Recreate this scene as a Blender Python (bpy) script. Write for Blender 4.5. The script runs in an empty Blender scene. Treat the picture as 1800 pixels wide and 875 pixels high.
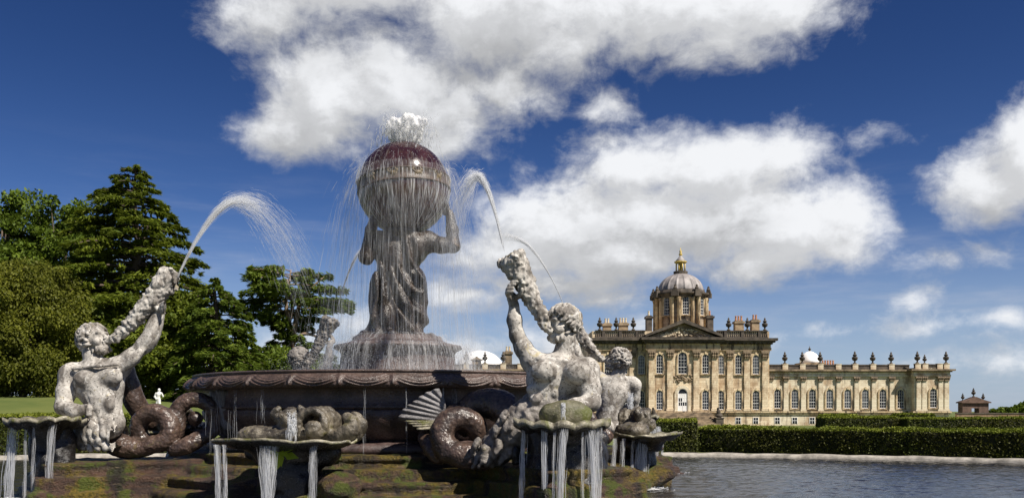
import bpy, math, random
import numpy as np
from mathutils import Vector, Matrix

R = math.radians
PI = math.pi
scene = bpy.context.scene
col = scene.collection
F = 1600.0                      # focal length in photograph pixels
HOR = 722.0                     # row of the horizon in the photograph
CAMZ = 1.48

# ------------------------------------------------------------------ camera
cam_d = bpy.data.cameras.new('camera')
cam = bpy.data.objects.new('camera', cam_d)
col.objects.link(cam)
cam.location = (0, 0, CAMZ)
cam.rotation_euler = (R(90), 0, 0)
cam_d.sensor_width = 36.0
cam_d.lens = 36.0 * F / 1800.0
cam_d.shift_y = (HOR - 437.5) / 1800.0
cam_d.clip_start = 0.1
cam_d.clip_end = 9000
scene.camera = cam

SUN_AZ, SUN_EL = R(50), R(50)   # right of straight behind the camera
sdir = Vector((math.cos(SUN_EL) * math.sin(SUN_AZ), -math.cos(SUN_EL) * math.cos(SUN_AZ), math.sin(SUN_EL)))
sun_d = bpy.data.lights.new('sun', 'SUN')
sun_d.energy = 5.0
sun_d.angle = R(0.5)
sun_d.color = (1.0, 0.93, 0.83)
sun = bpy.data.objects.new('sun', sun_d)
col.objects.link(sun)
sun.location = (30, -30, 60)
sun.rotation_euler = (-sdir).to_track_quat('-Z', 'Y').to_euler()

scene.view_settings.view_transform = 'Standard'
scene.view_settings.look = 'None'
scene.view_settings.exposure = 0.5
scene.view_settings.gamma = 1.0
scene.cycles.max_bounces = 6
scene.cycles.diffuse_bounces = 2
scene.cycles.glossy_bounces = 3
scene.cycles.transparent_max_bounces = 40
scene.cycles.use_denoising = True


# ------------------------------------------------------------------ node helper
class NT:
    def __init__(s, tree):
        s.t = tree
        s.t.nodes.clear()

    def n(s, kind, _out=0, _p=None, **kw):
        nd = s.t.nodes.new(kind)
        for k, v in (_p or {}).items():
            setattr(nd, k, v)
        for k, v in kw.items():
            key = int(k[1:]) if k[0] == 'i' and k[1:].isdigit() else k.replace('_', ' ')
            s.set(nd.inputs[key], v)
        return nd.outputs[_out]

    def set(s, inp, v):
        if isinstance(v, bpy.types.NodeSocket):
            s.t.links.new(v, inp)
        else:
            if isinstance(v, tuple) and len(v) == 3 and inp.type == 'RGBA':
                v = v + (1.0,)
            inp.default_value = v

    def m(s, op, a, b=0.0, c=0.0, clamp=False):
        return s.n('ShaderNodeMath', 0, dict(operation=op, use_clamp=clamp), i0=a, i1=b, i2=c)

    def v(s, op, a, b=(0, 0, 0), out=0):
        return s.n('ShaderNodeVectorMath', out, dict(operation=op), i0=a, i1=b)

    def mix(s, fac, a, b, blend='MIX'):
        nd = s.t.nodes.new('ShaderNodeMix')
        nd.data_type = 'RGBA'
        nd.blend_type = blend
        s.set(nd.inputs[0], fac)
        s.set(nd.inputs[6], a)
        s.set(nd.inputs[7], b)
        return nd.outputs[2]

    def ss(s, x, a, b, lo=0.0, hi=1.0):
        nd = s.t.nodes.new('ShaderNodeMapRange')
        nd.interpolation_type = 'SMOOTHSTEP'
        s.set(nd.inputs[0], x)
        for i, q in ((1, a), (2, b), (3, lo), (4, hi)):
            s.set(nd.inputs[i], q)
        return nd.outputs[0]

    def noise(s, vec, scale, detail=4.0, rough=0.55, out=0, dist=0.0):
        return s.n('ShaderNodeTexNoise', out, None, Vector=vec, Scale=scale, Detail=detail, Roughness=rough, Distortion=dist)


# ------------------------------------------------------------------ world: physical sky and a layer of clouds by direction
def azel(px, py):
    x = (px - 900) / F
    z = (HOR - py) / F
    return math.atan(x), math.atan(z / math.hypot(1, x))


world = bpy.data.worlds.new('World')
scene.world = world
world.use_nodes = True
W = NT(world.node_tree)
sky = W.n('ShaderNodeTexSky', 0, dict(sky_type='NISHITA', sun_disc=False, sun_elevation=SUN_EL,
          sun_rotation=PI - SUN_AZ, altitude=100, air_density=1.0, dust_density=0.3, ozone_density=3.0))
gen = W.n('ShaderNodeTexCoord', 0)
dirv = W.v('NORMALIZE', gen)
sx = W.t.nodes.new('ShaderNodeSeparateXYZ')
W.set(sx.inputs[0], dirv)
az = W.m('ARCTAN2', sx.outputs[0], sx.outputs[1])
el = W.m('ARCSINE', sx.outputs[2])
ae = W.n('ShaderNodeCombineXYZ', 0, None, X=az, Y=el, Z=0.0)

BLOBS = [  # centre and half size in photograph pixels as directions
    (620, -60, 300, 110, 1.0), (900, 10, 330, 120, 1.1), (1130, 0, 300, 110, 1.1), (1330, 10, 210, 90, 1.0),
    (1000, 80, 200, 70, .8), (1260, 70, 110, 55, .7), (470, 30, 130, 60, .8),
    (570, 170, 150, 120, 1.15), (520, 225, 120, 70, 1.0), (700, 150, 180, 110, 1.0), (800, 180, 120, 110, .85), (880, 160, 110, 80, .85),
    (770, 250, 80, 70, .8), (1075, 178, 60, 46, .58),
    (1110, 290, 150, 75, .95), (1250, 300, 180, 85, 1.0), (1380, 280, 110, 60, .8), (1200, 390, 300, 100, 1.25),
    (1000, 400, 190, 110, 1.2), (1420, 400, 180, 90, 1.15), (1350, 465, 130, 50, .95), (1080, 450, 220, 70, 1.1), (890, 440, 150, 60, .95),
    (960, 500, 200, 45, .8), (820, 525, 110, 40, .7), (1060, 530, 90, 30, .6), (700, 560, 120, 40, .4),
    (1750, 320, 130, 70, 1.1), (1810, 270, 110, 90, 1.15), (1700, 345, 80, 35, .7),
    (1522, 250, 60, 26, .46), (1630, 452, 60, 26, .40), (1722, 438, 36, 26, .36), (1605, 535, 44, 28, .42),
    (1775, 562, 50, 20, .62), (1640, 575, 110, 20, .26), (1480, 585, 150, 16, .26),
    (1770, 640, 200, 40, .24), (700, 630, 400, 60, .6), (1020, 600, 160, 50, .6),
]
grp = bpy.data.node_groups.new('cloud_density', 'ShaderNodeTree')
grp.interface.new_socket('Vector', in_out='INPUT', socket_type='NodeSocketVector')
grp.interface.new_socket('Density', in_out='OUTPUT', socket_type='NodeSocketFloat')
G = NT(grp)
gi = grp.nodes.new('NodeGroupInput').outputs[0]
go = grp.nodes.new('NodeGroupOutput')
warp = G.v('SUBTRACT', G.noise(gi, 9.0, 3.0, 0.55, out=1), (0.5, 0.5, 0.5))
pw = G.v('ADD', gi, G.v('MULTIPLY', warp, (0.05, 0.035, 0.0)))
acc = None
for (px, py, rx, ry, wgt) in BLOBS:
    a, e = azel(px, py)
    dq = G.v('MULTIPLY', G.v('SUBTRACT', pw, (a, e, 0)), (F / rx, F / ry, 0))
    f = G.m('MULTIPLY', G.m('SUBTRACT', 1.0, G.v('LENGTH', dq, out=1)), wgt)
    acc = f if acc is None else G.m('SMOOTH_MAX', acc, f, 0.25)
back = G.ss(G.n('ShaderNodeVectorMath', 1, dict(operation='LENGTH'), i0=G.v('MULTIPLY', gi, (1, 0, 0))), 0.75, 1.1)
back_d = G.m('SUBTRACT', G.m('MULTIPLY', G.noise(gi, 2.2, 3.0), 1.5), 0.85)
acc = G.m('MAXIMUM', acc, G.m('ADD', back_d, G.m('MULTIPLY', G.m('SUBTRACT', back, 1.0), 3.0)))
sc_v = G.v('MULTIPLY', pw, (1.0, 1.35, 1.0))
fb = G.m('SUBTRACT', G.noise(sc_v, 13.0, 9.0, 0.58), 0.5)
fb2 = G.m('SUBTRACT', G.noise(sc_v, 40.0, 8.0, 0.68), 0.5)
acc = G.m('ADD', acc, G.m('ADD', G.m('MULTIPLY', fb, 1.5), G.m('MULTIPLY', fb2, 0.55)))
G.set(go.inputs[0], acc)


def dens(vec):
    nd = W.t.nodes.new('ShaderNodeGroup')
    nd.node_tree = grp
    W.set(nd.inputs[0], vec)
    return nd.outputs[0]


d0 = dens(ae)
d1 = dens(W.v('ADD', ae, (0.016, 0.026, 0)))
d2 = dens(W.v('ADD', ae, (0.03, 0.07, 0)))
alpha = W.ss(d0, -0.06, 0.66)
# wisps of high thin cloud
cir = W.noise(W.v('MULTIPLY', ae, (2.2, 14.0, 1.0)), 3.0, 6.0, 0.6)
cir = W.m('MULTIPLY', W.ss(cir, 0.44, 0.80), W.ss(el, 0.30, 0.04))
lit = W.ss(W.m('SUBTRACT', d0, d1), -0.25, 0.45)
deep = W.ss(d2, 0.15, 1.15)
val = W.m('SUBTRACT', W.m('ADD', 0.585, W.m('MULTIPLY', lit, 0.25)), W.m('MULTIPLY', deep, 0.17))
val = W.m('MULTIPLY', val, 7.8)
ccol = W.n('ShaderNodeCombineXYZ', 0, None, X=W.m('MULTIPLY', val, 0.975), Y=W.m('MULTIPLY', val, 0.99), Z=W.m('MULTIPLY', val, 1.02))
hsv = W.n('ShaderNodeHueSaturation', 0, None, Hue=0.512, Saturation=1.28, Value=0.80, Color=sky)
# a polarised, deep blue sky: darker overhead, paler close to the horizon
polar = W.ss(el, 0.0, 0.42, 0.74, 0.42)
skyc = W.mix(1.0, hsv, W.n('ShaderNodeCombineXYZ', 0, None, X=W.m('MULTIPLY', polar, 0.80), Y=W.m('MULTIPLY', polar, 0.84), Z=W.m('MULTIPLY', polar, 1.04)), 'MULTIPLY')
skyc = W.mix(W.ss(el, 0.22, 0.0, 0.0, 0.62), skyc, (2.9, 3.7, 5.0))
skyc = W.mix(W.m('MULTIPLY', cir, 0.42), skyc, (3.9, 4.1, 4.7))
final = W.mix(alpha, skyc, ccol)
bg = W.n('ShaderNodeBackground', 0, None, Color=final, Strength=0.10)
ow = W.t.nodes.new('ShaderNodeOutputWorld')
W.set(ow.inputs[0], bg)
world.cycles.sampling_method = 'MANUAL'
world.cycles.sample_map_resolution = 512


# ------------------------------------------------------------------ object helpers
def P(px, py, Y):
    return np.array(((px - 900) / F * Y, Y, CAMZ + (HOR - py) / F * Y))


def tag(o, label=None, cat=None, group=None, kind=None):
    if label: o['label'] = label
    if cat: o['category'] = cat
    if group: o['group'] = group
    if kind: o['kind'] = kind
    return o


def empty(name, loc, label, cat, group=None, rz=0.0):
    o = bpy.data.objects.new(name, None)
    o.empty_display_size = 0.3
    col.objects.link(o)
    o.location = tuple(loc)
    o.rotation_euler = (0, 0, rz)
    return tag(o, label, cat, group)


def link(name, me, mat=None, parent=None):
    o = bpy.data.objects.new(name, me)
    col.objects.link(o)
    if mat is not None and not me.materials:
        me.materials.append(mat)
    if parent is not None:
        o.parent = parent
    return o


def np_mesh(name, V, Fc, smooth=False):
    V = np.ascontiguousarray(V, dtype=np.float32).reshape(-1, 3)
    Fc = np.ascontiguousarray(Fc, dtype=np.int32)
    k = Fc.shape[1]
    me = bpy.data.meshes.new(name)
    me.vertices.add(len(V))
    me.vertices.foreach_set('co', V.ravel())
    me.loops.add(Fc.size)
    me.loops.foreach_set('vertex_index', Fc.ravel())
    me.polygons.add(len(Fc))
    me.polygons.foreach_set('loop_start', np.arange(0, Fc.size, k, dtype=np.int32))
    me.polygons.foreach_set('loop_total', np.full(len(Fc), k, dtype=np.int32))
    if smooth:
        me.polygons.foreach_set('use_smooth', np.ones(len(Fc), dtype=bool))
    me.update(calc_edges=True)
    return me


class MB:
    """collects simple solids and links them as one mesh"""

    def __init__(s):
        s.v, s.f = [], []

    def add(s, vs, fs):
        o = len(s.v)
        s.v += [tuple(map(float, q)) for q in vs]
        s.f += [tuple(i + o for i in q) for q in fs]

    def box(s, x0, x1, y0, y1, z0, z1):
        s.add([(x0, y0, z0), (x1, y0, z0), (x1, y1, z0), (x0, y1, z0), (x0, y0, z1), (x1, y0, z1), (x1, y1, z1), (x0, y1, z1)],
              [(0, 3, 2, 1), (4, 5, 6, 7), (0, 1, 5, 4), (1, 2, 6, 5), (2, 3, 7, 6), (3, 0, 4, 7)])

    def prism(s, pts, y0, y1):
        """outline in x,z pushed along y"""
        n = len(pts)
        s.add([(x, y0, z) for x, z in pts] + [(x, y1, z) for x, z in pts],
              [tuple(range(n)), tuple(range(2 * n - 1, n - 1, -1))] + [(i, n + i, n + (i + 1) % n, (i + 1) % n) for i in range(n)])

    def strip(s, outer, inner, y0, y1):
        """open band between two outlines with the same point count, pushed along y"""
        n = len(outer)
        vs = [(x, y0, z) for x, z in outer] + [(x, y0, z) for x, z in inner] + [(x, y1, z) for x, z in outer] + [(x, y1, z) for x, z in inner]
        fs = []
        for i in range(n - 1):
            fs += [(i, i + 1, n + i + 1, n + i), (2 * n + i, 3 * n + i, 3 * n + i + 1, 2 * n + i + 1),
                   (i, 2 * n + i, 2 * n + i + 1, i + 1), (n + i, n + i + 1, 3 * n + i + 1, 3 * n + i)]
        fs += [(0, n, 3 * n, 2 * n), (n - 1, 3 * n - 1, 4 * n - 1, 2 * n - 1)]
        s.add(vs, fs)

    def lathe(s, prof, n=24, c=(0, 0, 0), flute=None, rot=0.0):
        vs, fs = [], []
        m = len(prof)
        for j in range(n):
            a = 2 * PI * j / n + rot
            for i, (r, z) in enumerate(prof):
                rr = r * (flute(a, i) if flute else 1.0)
                vs.append((c[0] + rr * math.cos(a), c[1] + rr * math.sin(a), c[2] + z))
        for j in range(n):
            k = (j + 1) % n
            for i in range(m - 1):
                fs.append((j * m + i, k * m + i, k * m + i + 1, j * m + i + 1))
        fs.append(tuple(j * m for j in range(n - 1, -1, -1)))
        fs.append(tuple(j * m + m - 1 for j in range(n)))
        s.add(vs, fs)

    def tube(s, pts, rad, n=8):
        pts = [np.array(p, float) for p in pts]
        vs, fs = [], []
        for i, p in enumerate(pts):
            t = pts[min(i + 1, len(pts) - 1)] - pts[max(i - 1, 0)]
            t = t / (np.linalg.norm(t) + 1e-9)
            u = np.cross(t, (0, 0, 1) if abs(t[2]) < 0.9 else (1, 0, 0))
            u /= np.linalg.norm(u)
            w = np.cross(t, u)
            for j in range(n):
                a = 2 * PI * j / n
                vs.append(p + rad[i] * (math.cos(a) * u + math.sin(a) * w))
        for i in range(len(pts) - 1):
            for j in range(n):
                k = (j + 1) % n
                fs.append((i * n + j, i * n + k, (i + 1) * n + k, (i + 1) * n + j))
        fs.append(tuple(range(n - 1, -1, -1)))
        fs.append(tuple((len(pts) - 1) * n + j for j in range(n)))
        s.add(vs, fs)

    def mesh(s, name, smooth=False):
        me = bpy.data.meshes.new(name)
        me.from_pydata(s.v, [], s.f)
        if smooth:
            me.polygons.foreach_set('use_smooth', [True] * len(me.polygons))
        me.update()
        return me

    def build(s, name, mat, parent=None, smooth=False):
        return link(name, s.mesh(name, smooth), mat, parent)


def recentre(me, base):
    n = len(me.vertices)
    a = np.empty(n * 3, dtype=np.float32)
    me.vertices.foreach_get('co', a)
    a = a.reshape(-1, 3) - np.array(base, dtype=np.float32)
    me.vertices.foreach_set('co', a.ravel())
    me.update()


def smooth_by_angle(o, deg=35):
    me = o.data
    me.polygons.foreach_set('use_smooth', [True] * len(me.polygons))
    me.set_sharp_from_angle(angle=R(deg))


# ------------------------------------------------------------------ noise in numpy, signed distance sculpting
def vnoise(p, seed=0):
    p = np.asarray(p, dtype=np.float64)
    i = np.floor(p).astype(np.int64)
    f = p - i
    f = f * f * (3 - 2 * f)

    def h(a, b, c):
        q = (a * 374761393 + b * 668265263 + c * 2147483647 + seed * 1274126177) & 0xffffffff
        q = ((q ^ (q >> 13)) * 1274126177) & 0xffffffff
        return ((q ^ (q >> 16)) & 0xffff) / 65535.0
    x, y, z = i[..., 0], i[..., 1], i[..., 2]
    r = 0
    for dx in (0, 1):
        for dy in (0, 1):
            for dz in (0, 1):
                w = (f[..., 0] if dx else 1 - f[..., 0]) * (f[..., 1] if dy else 1 - f[..., 1]) * (f[..., 2] if dz else 1 - f[..., 2])
                r = r + w * h(x + dx, y + dy, z + dz)
    return r


def catmull(pts, n=6):
    pts = np.array(pts, float)
    ext = np.vstack([2 * pts[0] - pts[1], pts, 2 * pts[-1] - pts[-2]])
    out = []
    for i in range(1, len(ext) - 2):
        p0, p1, p2, p3 = ext[i - 1:i + 3]
        for t in np.arange(n) / n:
            out.append(0.5 * (2 * p1 + (p2 - p0) * t + (2 * p0 - 5 * p1 + 4 * p2 - p3) * t * t + (3 * p1 - p0 - 3 * p2 + p3) * t ** 3))
    out.append(pts[-1])
    return np.array(out)


class Sculpt:
    def __init__(s, lo, hi, h):
        s.lo = np.array(lo, float)
        s.h = h
        s.n = np.ceil((np.array(hi, float) - s.lo) / h).astype(int) + 1
        s.g = np.full(s.n, 10.0, dtype=np.float32)

    def put(s, fn, lo, hi, k=0.05, sub=False):
        pad = k + 3 * s.h
        a = np.maximum(np.floor((np.array(lo) - pad - s.lo) / s.h).astype(int), 0)
        b = np.minimum(np.ceil((np.array(hi) + pad - s.lo) / s.h).astype(int) + 1, s.n)
        if np.any(b <= a):
            return
        ax = [(s.lo[i] + s.h * np.arange(a[i], b[i])).astype(np.float32) for i in range(3)]
        X, Y, Z = ax[0][:, None, None], ax[1][None, :, None], ax[2][None, None, :]
        d = fn(X, Y, Z)
        sl = tuple(slice(a[i], b[i]) for i in range(3))
        g = s.g[sl]
        if sub:
            d = -d
            hh = np.maximum(k - np.abs(g - d), 0) / k
            s.g[sl] = np.maximum(g, d) + hh * hh * k * 0.25
        else:
            hh = np.maximum(k - np.abs(g - d), 0) / k
            s.g[sl] = np.minimum(g, d) - hh * hh * k * 0.25

    def cap(s, a, b, ra, rb, k=0.06, sub=False):
        a, b = np.array(a, float), np.array(b, float)
        ab = b - a
        L2 = max(float(ab @ ab), 1e-9)
        rm = max(ra, rb)

        def fn(X, Y, Z):
            t = np.clip(((X - a[0]) * ab[0] + (Y - a[1]) * ab[1] + (Z - a[2]) * ab[2]) / L2, 0, 1)
            return np.sqrt((X - a[0] - t * ab[0]) ** 2 + (Y - a[1] - t * ab[1]) ** 2 + (Z - a[2] - t * ab[2]) ** 2) - (ra + (rb - ra) * t)
        s.put(fn, np.minimum(a, b) - rm, np.maximum(a, b) + rm, k, sub)

    def ell(s, c, r, k=0.06, rot=None, sub=False):
        c = np.array(c, float)
        r = np.array(r if np.ndim(r) else (r, r, r), float)
        M = np.array(rot, float) if rot is not None else np.eye(3)

        def fn(X, Y, Z):
            x, y, z = X - c[0], Y - c[1], Z - c[2]
            u = [M[i, 0] * x + M[i, 1] * y + M[i, 2] * z for i in range(3)]
            k0 = np.sqrt((u[0] / r[0]) ** 2 + (u[1] / r[1]) ** 2 + (u[2] / r[2]) ** 2)
            k1 = np.sqrt((u[0] / r[0] ** 2) ** 2 + (u[1] / r[1] ** 2) ** 2 + (u[2] / r[2] ** 2) ** 2)
            return k0 * (k0 - 1) / np.maximum(k1, 1e-6)
        s.put(fn, c - r.max(), c + r.max(), k, sub)

    def path(s, pts, rad, k=0.05, n=5, sub=False):
        q = catmull(pts, n)
        rr = np.interp(np.linspace(0, len(pts) - 1, len(q)), np.arange(len(pts)), rad)
        for i in range(len(q) - 1):
            s.cap(q[i], q[i + 1], rr[i], rr[i + 1], k, sub)

    def rbox(s, c, half, rz, rad, k=0.05):
        c = np.array(c, float)
        ca, sa = math.cos(rz), math.sin(rz)
        e = math.hypot(half[0], half[1]) + rad

        def fn(X, Y, Z):
            x = (X - c[0]) * ca + (Y - c[1]) * sa
            y = -(X - c[0]) * sa + (Y - c[1]) * ca
            q = [np.abs(x) - half[0] + rad, np.abs(y) - half[1] + rad, np.abs(Z - c[2]) - half[2] + rad]
            return np.sqrt(sum(np.maximum(t, 0) ** 2 for t in q)) + np.minimum(np.maximum(np.maximum(q[0], q[1]), q[2]), 0) - rad
        s.put(fn, c - (e, e, half[2]), c + (e, e, half[2]), k)

    def disc(s, c, r, z0, z1, rad, k=0.05):
        c = np.array(c, float)

        def fn(X, Y, Z):
            q0 = np.sqrt((X - c[0]) ** 2 + (Y - c[1]) ** 2) - r + rad
            q1 = np.abs(Z - (z0 + z1) / 2) - (z1 - z0) / 2 + rad
            return np.sqrt(np.maximum(q0, 0) ** 2 + np.maximum(q1, 0) ** 2) + np.minimum(np.maximum(q0, q1), 0) - rad
        s.put(fn, (c[0] - r, c[1] - r, z0), (c[0] + r, c[1] + r, z1), k)

    def mesh(s, name, disp=(), base=(0, 0, 0), fn=None):
        g = s.g
        n0, n1, n2 = g.shape
        ins = g < 0
        cr = [(i, j, k) for i in (0, 1) for j in (0, 1) for k in (0, 1)]

        def sub(arr, c):
            return arr[c[0]:n0 - 1 + c[0], c[1]:n1 - 1 + c[1], c[2]:n2 - 1 + c[2]]
        cnt = np.zeros((n0 - 1, n1 - 1, n2 - 1), dtype=np.int8)
        for c in cr:
            cnt += sub(ins, c)
        act = np.argwhere((cnt > 0) & (cnt < 8))
        idx = np.full(cnt.shape, -1, dtype=np.int64)
        idx[act[:, 0], act[:, 1], act[:, 2]] = np.arange(len(act))
        gv = {c: g[act[:, 0] + c[0], act[:, 1] + c[1], act[:, 2] + c[2]].astype(np.float64) for c in cr}
        pos = np.zeros((len(act), 3))
        num = np.zeros(len(act))
        for c in cr:
            for ax in range(3):
                if c[ax] == 0:
                    d = list(c)
                    d[ax] = 1
                    a, b = gv[c], gv[tuple(d)]
                    m = (a < 0) != (b < 0)
                    t = np.where(m, a / np.where(m, a - b, 1), 0)
                    pt = np.array(c, float)[None, :].repeat(len(act), 0)
                    pt[:, ax] = t
                    pos += np.where(m[:, None], pt, 0)
                    num += m
        V = (act + pos / np.maximum(num, 1)[:, None]) * s.h + s.lo
        faces = []
        for ax in range(3):
            o1, o2 = (ax + 1) % 3, (ax + 2) % 3
            sl0 = [slice(None)] * 3
            sl1 = [slice(None)] * 3
            sl0[ax] = slice(0, -1)
            sl1[ax] = slice(1, None)
            A, B = ins[tuple(sl0)], ins[tuple(sl1)]
            e = np.argwhere(A != B)
            e = e[(e[:, o1] > 0) & (e[:, o2] > 0) & (e[:, o1] < g.shape[o1] - 1) & (e[:, o2] < g.shape[o2] - 1)]
            fl = A[e[:, 0], e[:, 1], e[:, 2]]
            q = []
            for (i, j) in ((-1, -1), (0, -1), (0, 0), (-1, 0)):
                c = e.copy()
                c[:, o1] += i
                c[:, o2] += j
                q.append(idx[c[:, 0], c[:, 1], c[:, 2]])
            q = np.stack(q, 1)
            q[~fl] = q[~fl][:, ::-1]
            faces.append(q)
        Fc = np.concatenate(faces)
        Fc = Fc[(Fc >= 0).all(1)]
        for it in range(1):                                   # one light smoothing pass
            S = np.zeros_like(V)
            C = np.zeros(len(V))
            for k in range(4):
                np.add.at(S, Fc[:, k], V[Fc[:, (k + 1) % 4]] + V[Fc[:, (k + 3) % 4]])
                np.add.at(C, Fc[:, k], 2)
            V = 0.5 * V + 0.5 * S / np.maximum(C, 1)[:, None]
        nr = np.cross(V[Fc[:, 2]] - V[Fc[:, 0]], V[Fc[:, 3]] - V[Fc[:, 1]])
        N = np.zeros_like(V)
        for k in range(4):
            np.add.at(N, Fc[:, k], nr)
        N /= np.maximum(np.linalg.norm(N, axis=1), 1e-9)[:, None]
        off = np.zeros(len(V))
        for (amp, fr, sd) in disp:
            off += amp * (vnoise(V * fr, sd) - 0.5) * 2
        if fn is not None:
            off += fn(V, N)
        V = V + N * off[:, None] - np.array(base)
        return np_mesh(name, V, Fc, True)


# ------------------------------------------------------------------ materials
def material(name):
    m = bpy.data.materials.new(name)
    m.use_nodes = True
    return m, NT(m.node_tree)


def finish(T, base, rough=0.6, bump=None, bstr=0.3, bdist=0.02, **kw):
    pr = T.t.nodes.new('ShaderNodeBsdfPrincipled')
    T.set(pr.inputs['Base Color'], base)
    T.set(pr.inputs['Roughness'], rough)
    for k, v in kw.items():
        T.set(pr.inputs[k.replace('_', ' ')], v)
    if bump is not None:
        b = T.n('ShaderNodeBump', 0, None, Strength=bstr, Distance=bdist, Height=bump)
        T.set(pr.inputs['Normal'], b)
    out = T.t.nodes.new('ShaderNodeOutputMaterial')
    T.set(out.inputs[0], pr.outputs[0])
    return pr


def obj_co(T):
    return T.n('ShaderNodeTexCoord', 3)


def plain(name, c, rough=0.6, var=0.25, scale=3.0, bump=0.0, **kw):
    m, T = material(name)
    p = obj_co(T)
    n = T.noise(p, scale, 5.0, 0.6)
    a = tuple(x * (1 - var) for x in c)
    b = tuple(min(x * (1 + var), 1) for x in c)
    finish(T, T.mix(T.ss(n, 0.3, 0.7), a, b), rough, T.noise(p, scale * 6, 4.0) if bump else None, bump, 0.02, **kw)
    return m


def lichen_stone():
    m, T = material('lichen_stone')
    p = obj_co(T)
    big = T.noise(p, 2.6, 5.0, 0.6)
    mid = T.noise(p, 9.0, 6.0, 0.65, dist=0.4)
    fine = T.noise(p, 34.0, 4.0, 0.6)
    c = T.mix(T.ss(big, 0.36, 0.60), (0.19, 0.17, 0.15), (0.50, 0.47, 0.425))
    c = T.mix(T.m('MULTIPLY', T.ss(mid, 0.54, 0.66), 0.55), c, (0.14, 0.125, 0.105))
    stn = T.noise(T.v('MULTIPLY', p, (1.0, 1.0, 0.35)), 4.0, 5.0, 0.65, dist=0.6)
    c = T.mix(T.m('MULTIPLY', T.ss(stn, 0.51, 0.62), 0.8), c, (0.105, 0.088, 0.072))
    c = T.mix(T.m('MULTIPLY', T.ss(fine, 0.58, 0.64), 0.9), c, (0.04, 0.037, 0.032))
    c = T.mix(T.m('MULTIPLY', T.ss(T.noise(p, 6.5, 5.0, 0.65, dist=1.0), 0.57, 0.63), 0.7), c, (0.62, 0.60, 0.56))
    c = T.mix(T.m('MULTIPLY', T.ss(T.noise(p, 5.0, 4.0, 0.6, dist=1.4), 0.62, 0.70), 0.5), c, (0.40, 0.33, 0.15))
    finish(T, c, 0.8, T.m('ADD', T.noise(p, 22.0, 6.0, 0.7), T.m('MULTIPLY', mid, 0.5)), 0.4, 0.018)
    return m


def wet_stone(name, ca, cb, cm, moss=0.3, r0=0.18, r1=0.55, cells=0.0):
    m, T = material(name)
    p = obj_co(T)
    a = T.noise(p, 3.0, 6.0, 0.65)
    b = T.noise(p, 14.0, 5.0, 0.65)
    c = T.mix(T.ss(a, 0.32, 0.68), ca, cb)
    c = T.mix(T.m('MULTIPLY', T.ss(T.noise(p, 4.2, 5.0, 0.6, dist=0.8), 0.62 - 0.14 * moss, 0.74), min(1.0, 0.5 + moss)), c, cm)
    c = T.mix(T.m('MULTIPLY', T.ss(b, 0.55, 0.75), 0.35), c, tuple(x * 2.2 for x in cb))
    h = T.m('ADD', T.noise(p, 30.0, 5.0, 0.65), T.m('MULTIPLY', b, 1.0))
    if cells:
        vo = T.n('ShaderNodeTexVoronoi', 0, dict(feature='F1'), Vector=T.v('ADD', p, T.v('MULTIPLY', T.noise(p, 5.0, 2.0, out=1), (0.10, 0.10, 0.10))), Scale=cells)
        h = T.m('SUBTRACT', T.m('MULTIPLY', h, 0.7), T.m('MULTIPLY', vo, 1.2))
        c = T.mix(T.m('MULTIPLY', T.ss(vo, 0.38, 0.65), 0.4), c, tuple(x * 0.4 for x in ca))
    finish(T, c, T.ss(b, 0.3, 0.7, r0, r1), h, 0.42 if cells else 0.6, 0.025, Specular_IOR_Level=0.6)
    return m


def polished_globe():
    m, T = material('polished_globe')
    p = obj_co(T)
    c = T.mix(T.ss(T.noise(p, 2.2, 5.0, 0.65), 0.35, 0.7), (0.020, 0.007, 0.010), (0.058, 0.022, 0.024))
    v = T.noise(T.v('MULTIPLY', p, (3.0, 3.0, 0.7)), 2.0, 5.0, 0.65)
    c = T.mix(T.m('MULTIPLY', T.ss(v, 0.5, 0.68), 0.6), c, (0.075, 0.050, 0.034))
    finish(T, c, T.ss(T.noise(p, 9.0, 4.0), 0.3, 0.7, 0.07, 0.2), T.noise(p, 5.0, 3.0), 0.08, 0.02, Specular_IOR_Level=0.6)
    return m


def mossy_plinth():
    m, T = material('mossy_plinth')
    p = obj_co(T)
    q = T.v('MULTIPLY', p, (0.8, 0.8, 5.0))
    st = T.noise(q, 2.2, 6.0, 0.65, dist=0.5)
    pa = T.noise(p, 1.1, 9.0, 0.72)
    fi = T.noise(p, 24.0, 5.0, 0.7)
    c = T.mix(T.ss(st, 0.3, 0.68), (0.024, 0.015, 0.012), (0.095, 0.052, 0.034))
    c = T.mix(T.m('MULTIPLY', T.ss(pa, 0.45, 0.56), 0.9), c, T.mix(T.ss(fi, 0.3, 0.7), (0.050, 0.048, 0.005), (0.20, 0.135, 0.012)))
    c = T.mix(T.m('MULTIPLY', T.ss(T.noise(p, 1.9, 9.0, 0.72, dist=0.4), 0.50, 0.57), 0.9), c, T.mix(fi, (0.030, 0.045, 0.004), (0.10, 0.125, 0.010)))
    c = T.mix(T.m('MULTIPLY', T.ss(T.noise(T.v('MULTIPLY', p, (1.5, 1.5, 0.3)), 1.6, 4.0, 0.6), 0.52, 0.64), 0.85), c, (0.014, 0.010, 0.009))
    c = T.mix(T.m('MULTIPLY', T.ss(T.noise(q, 3.4, 3.0), 0.60, 0.64), 0.35), c, (0.22, 0.16, 0.09))
    finish(T, c, T.ss(fi, 0.3, 0.7, 0.3, 0.75), T.m('ADD', T.m('MULTIPLY', fi, 1.6), T.m('ADD', st, pa)), 0.9, 0.06)
    return m


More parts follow.
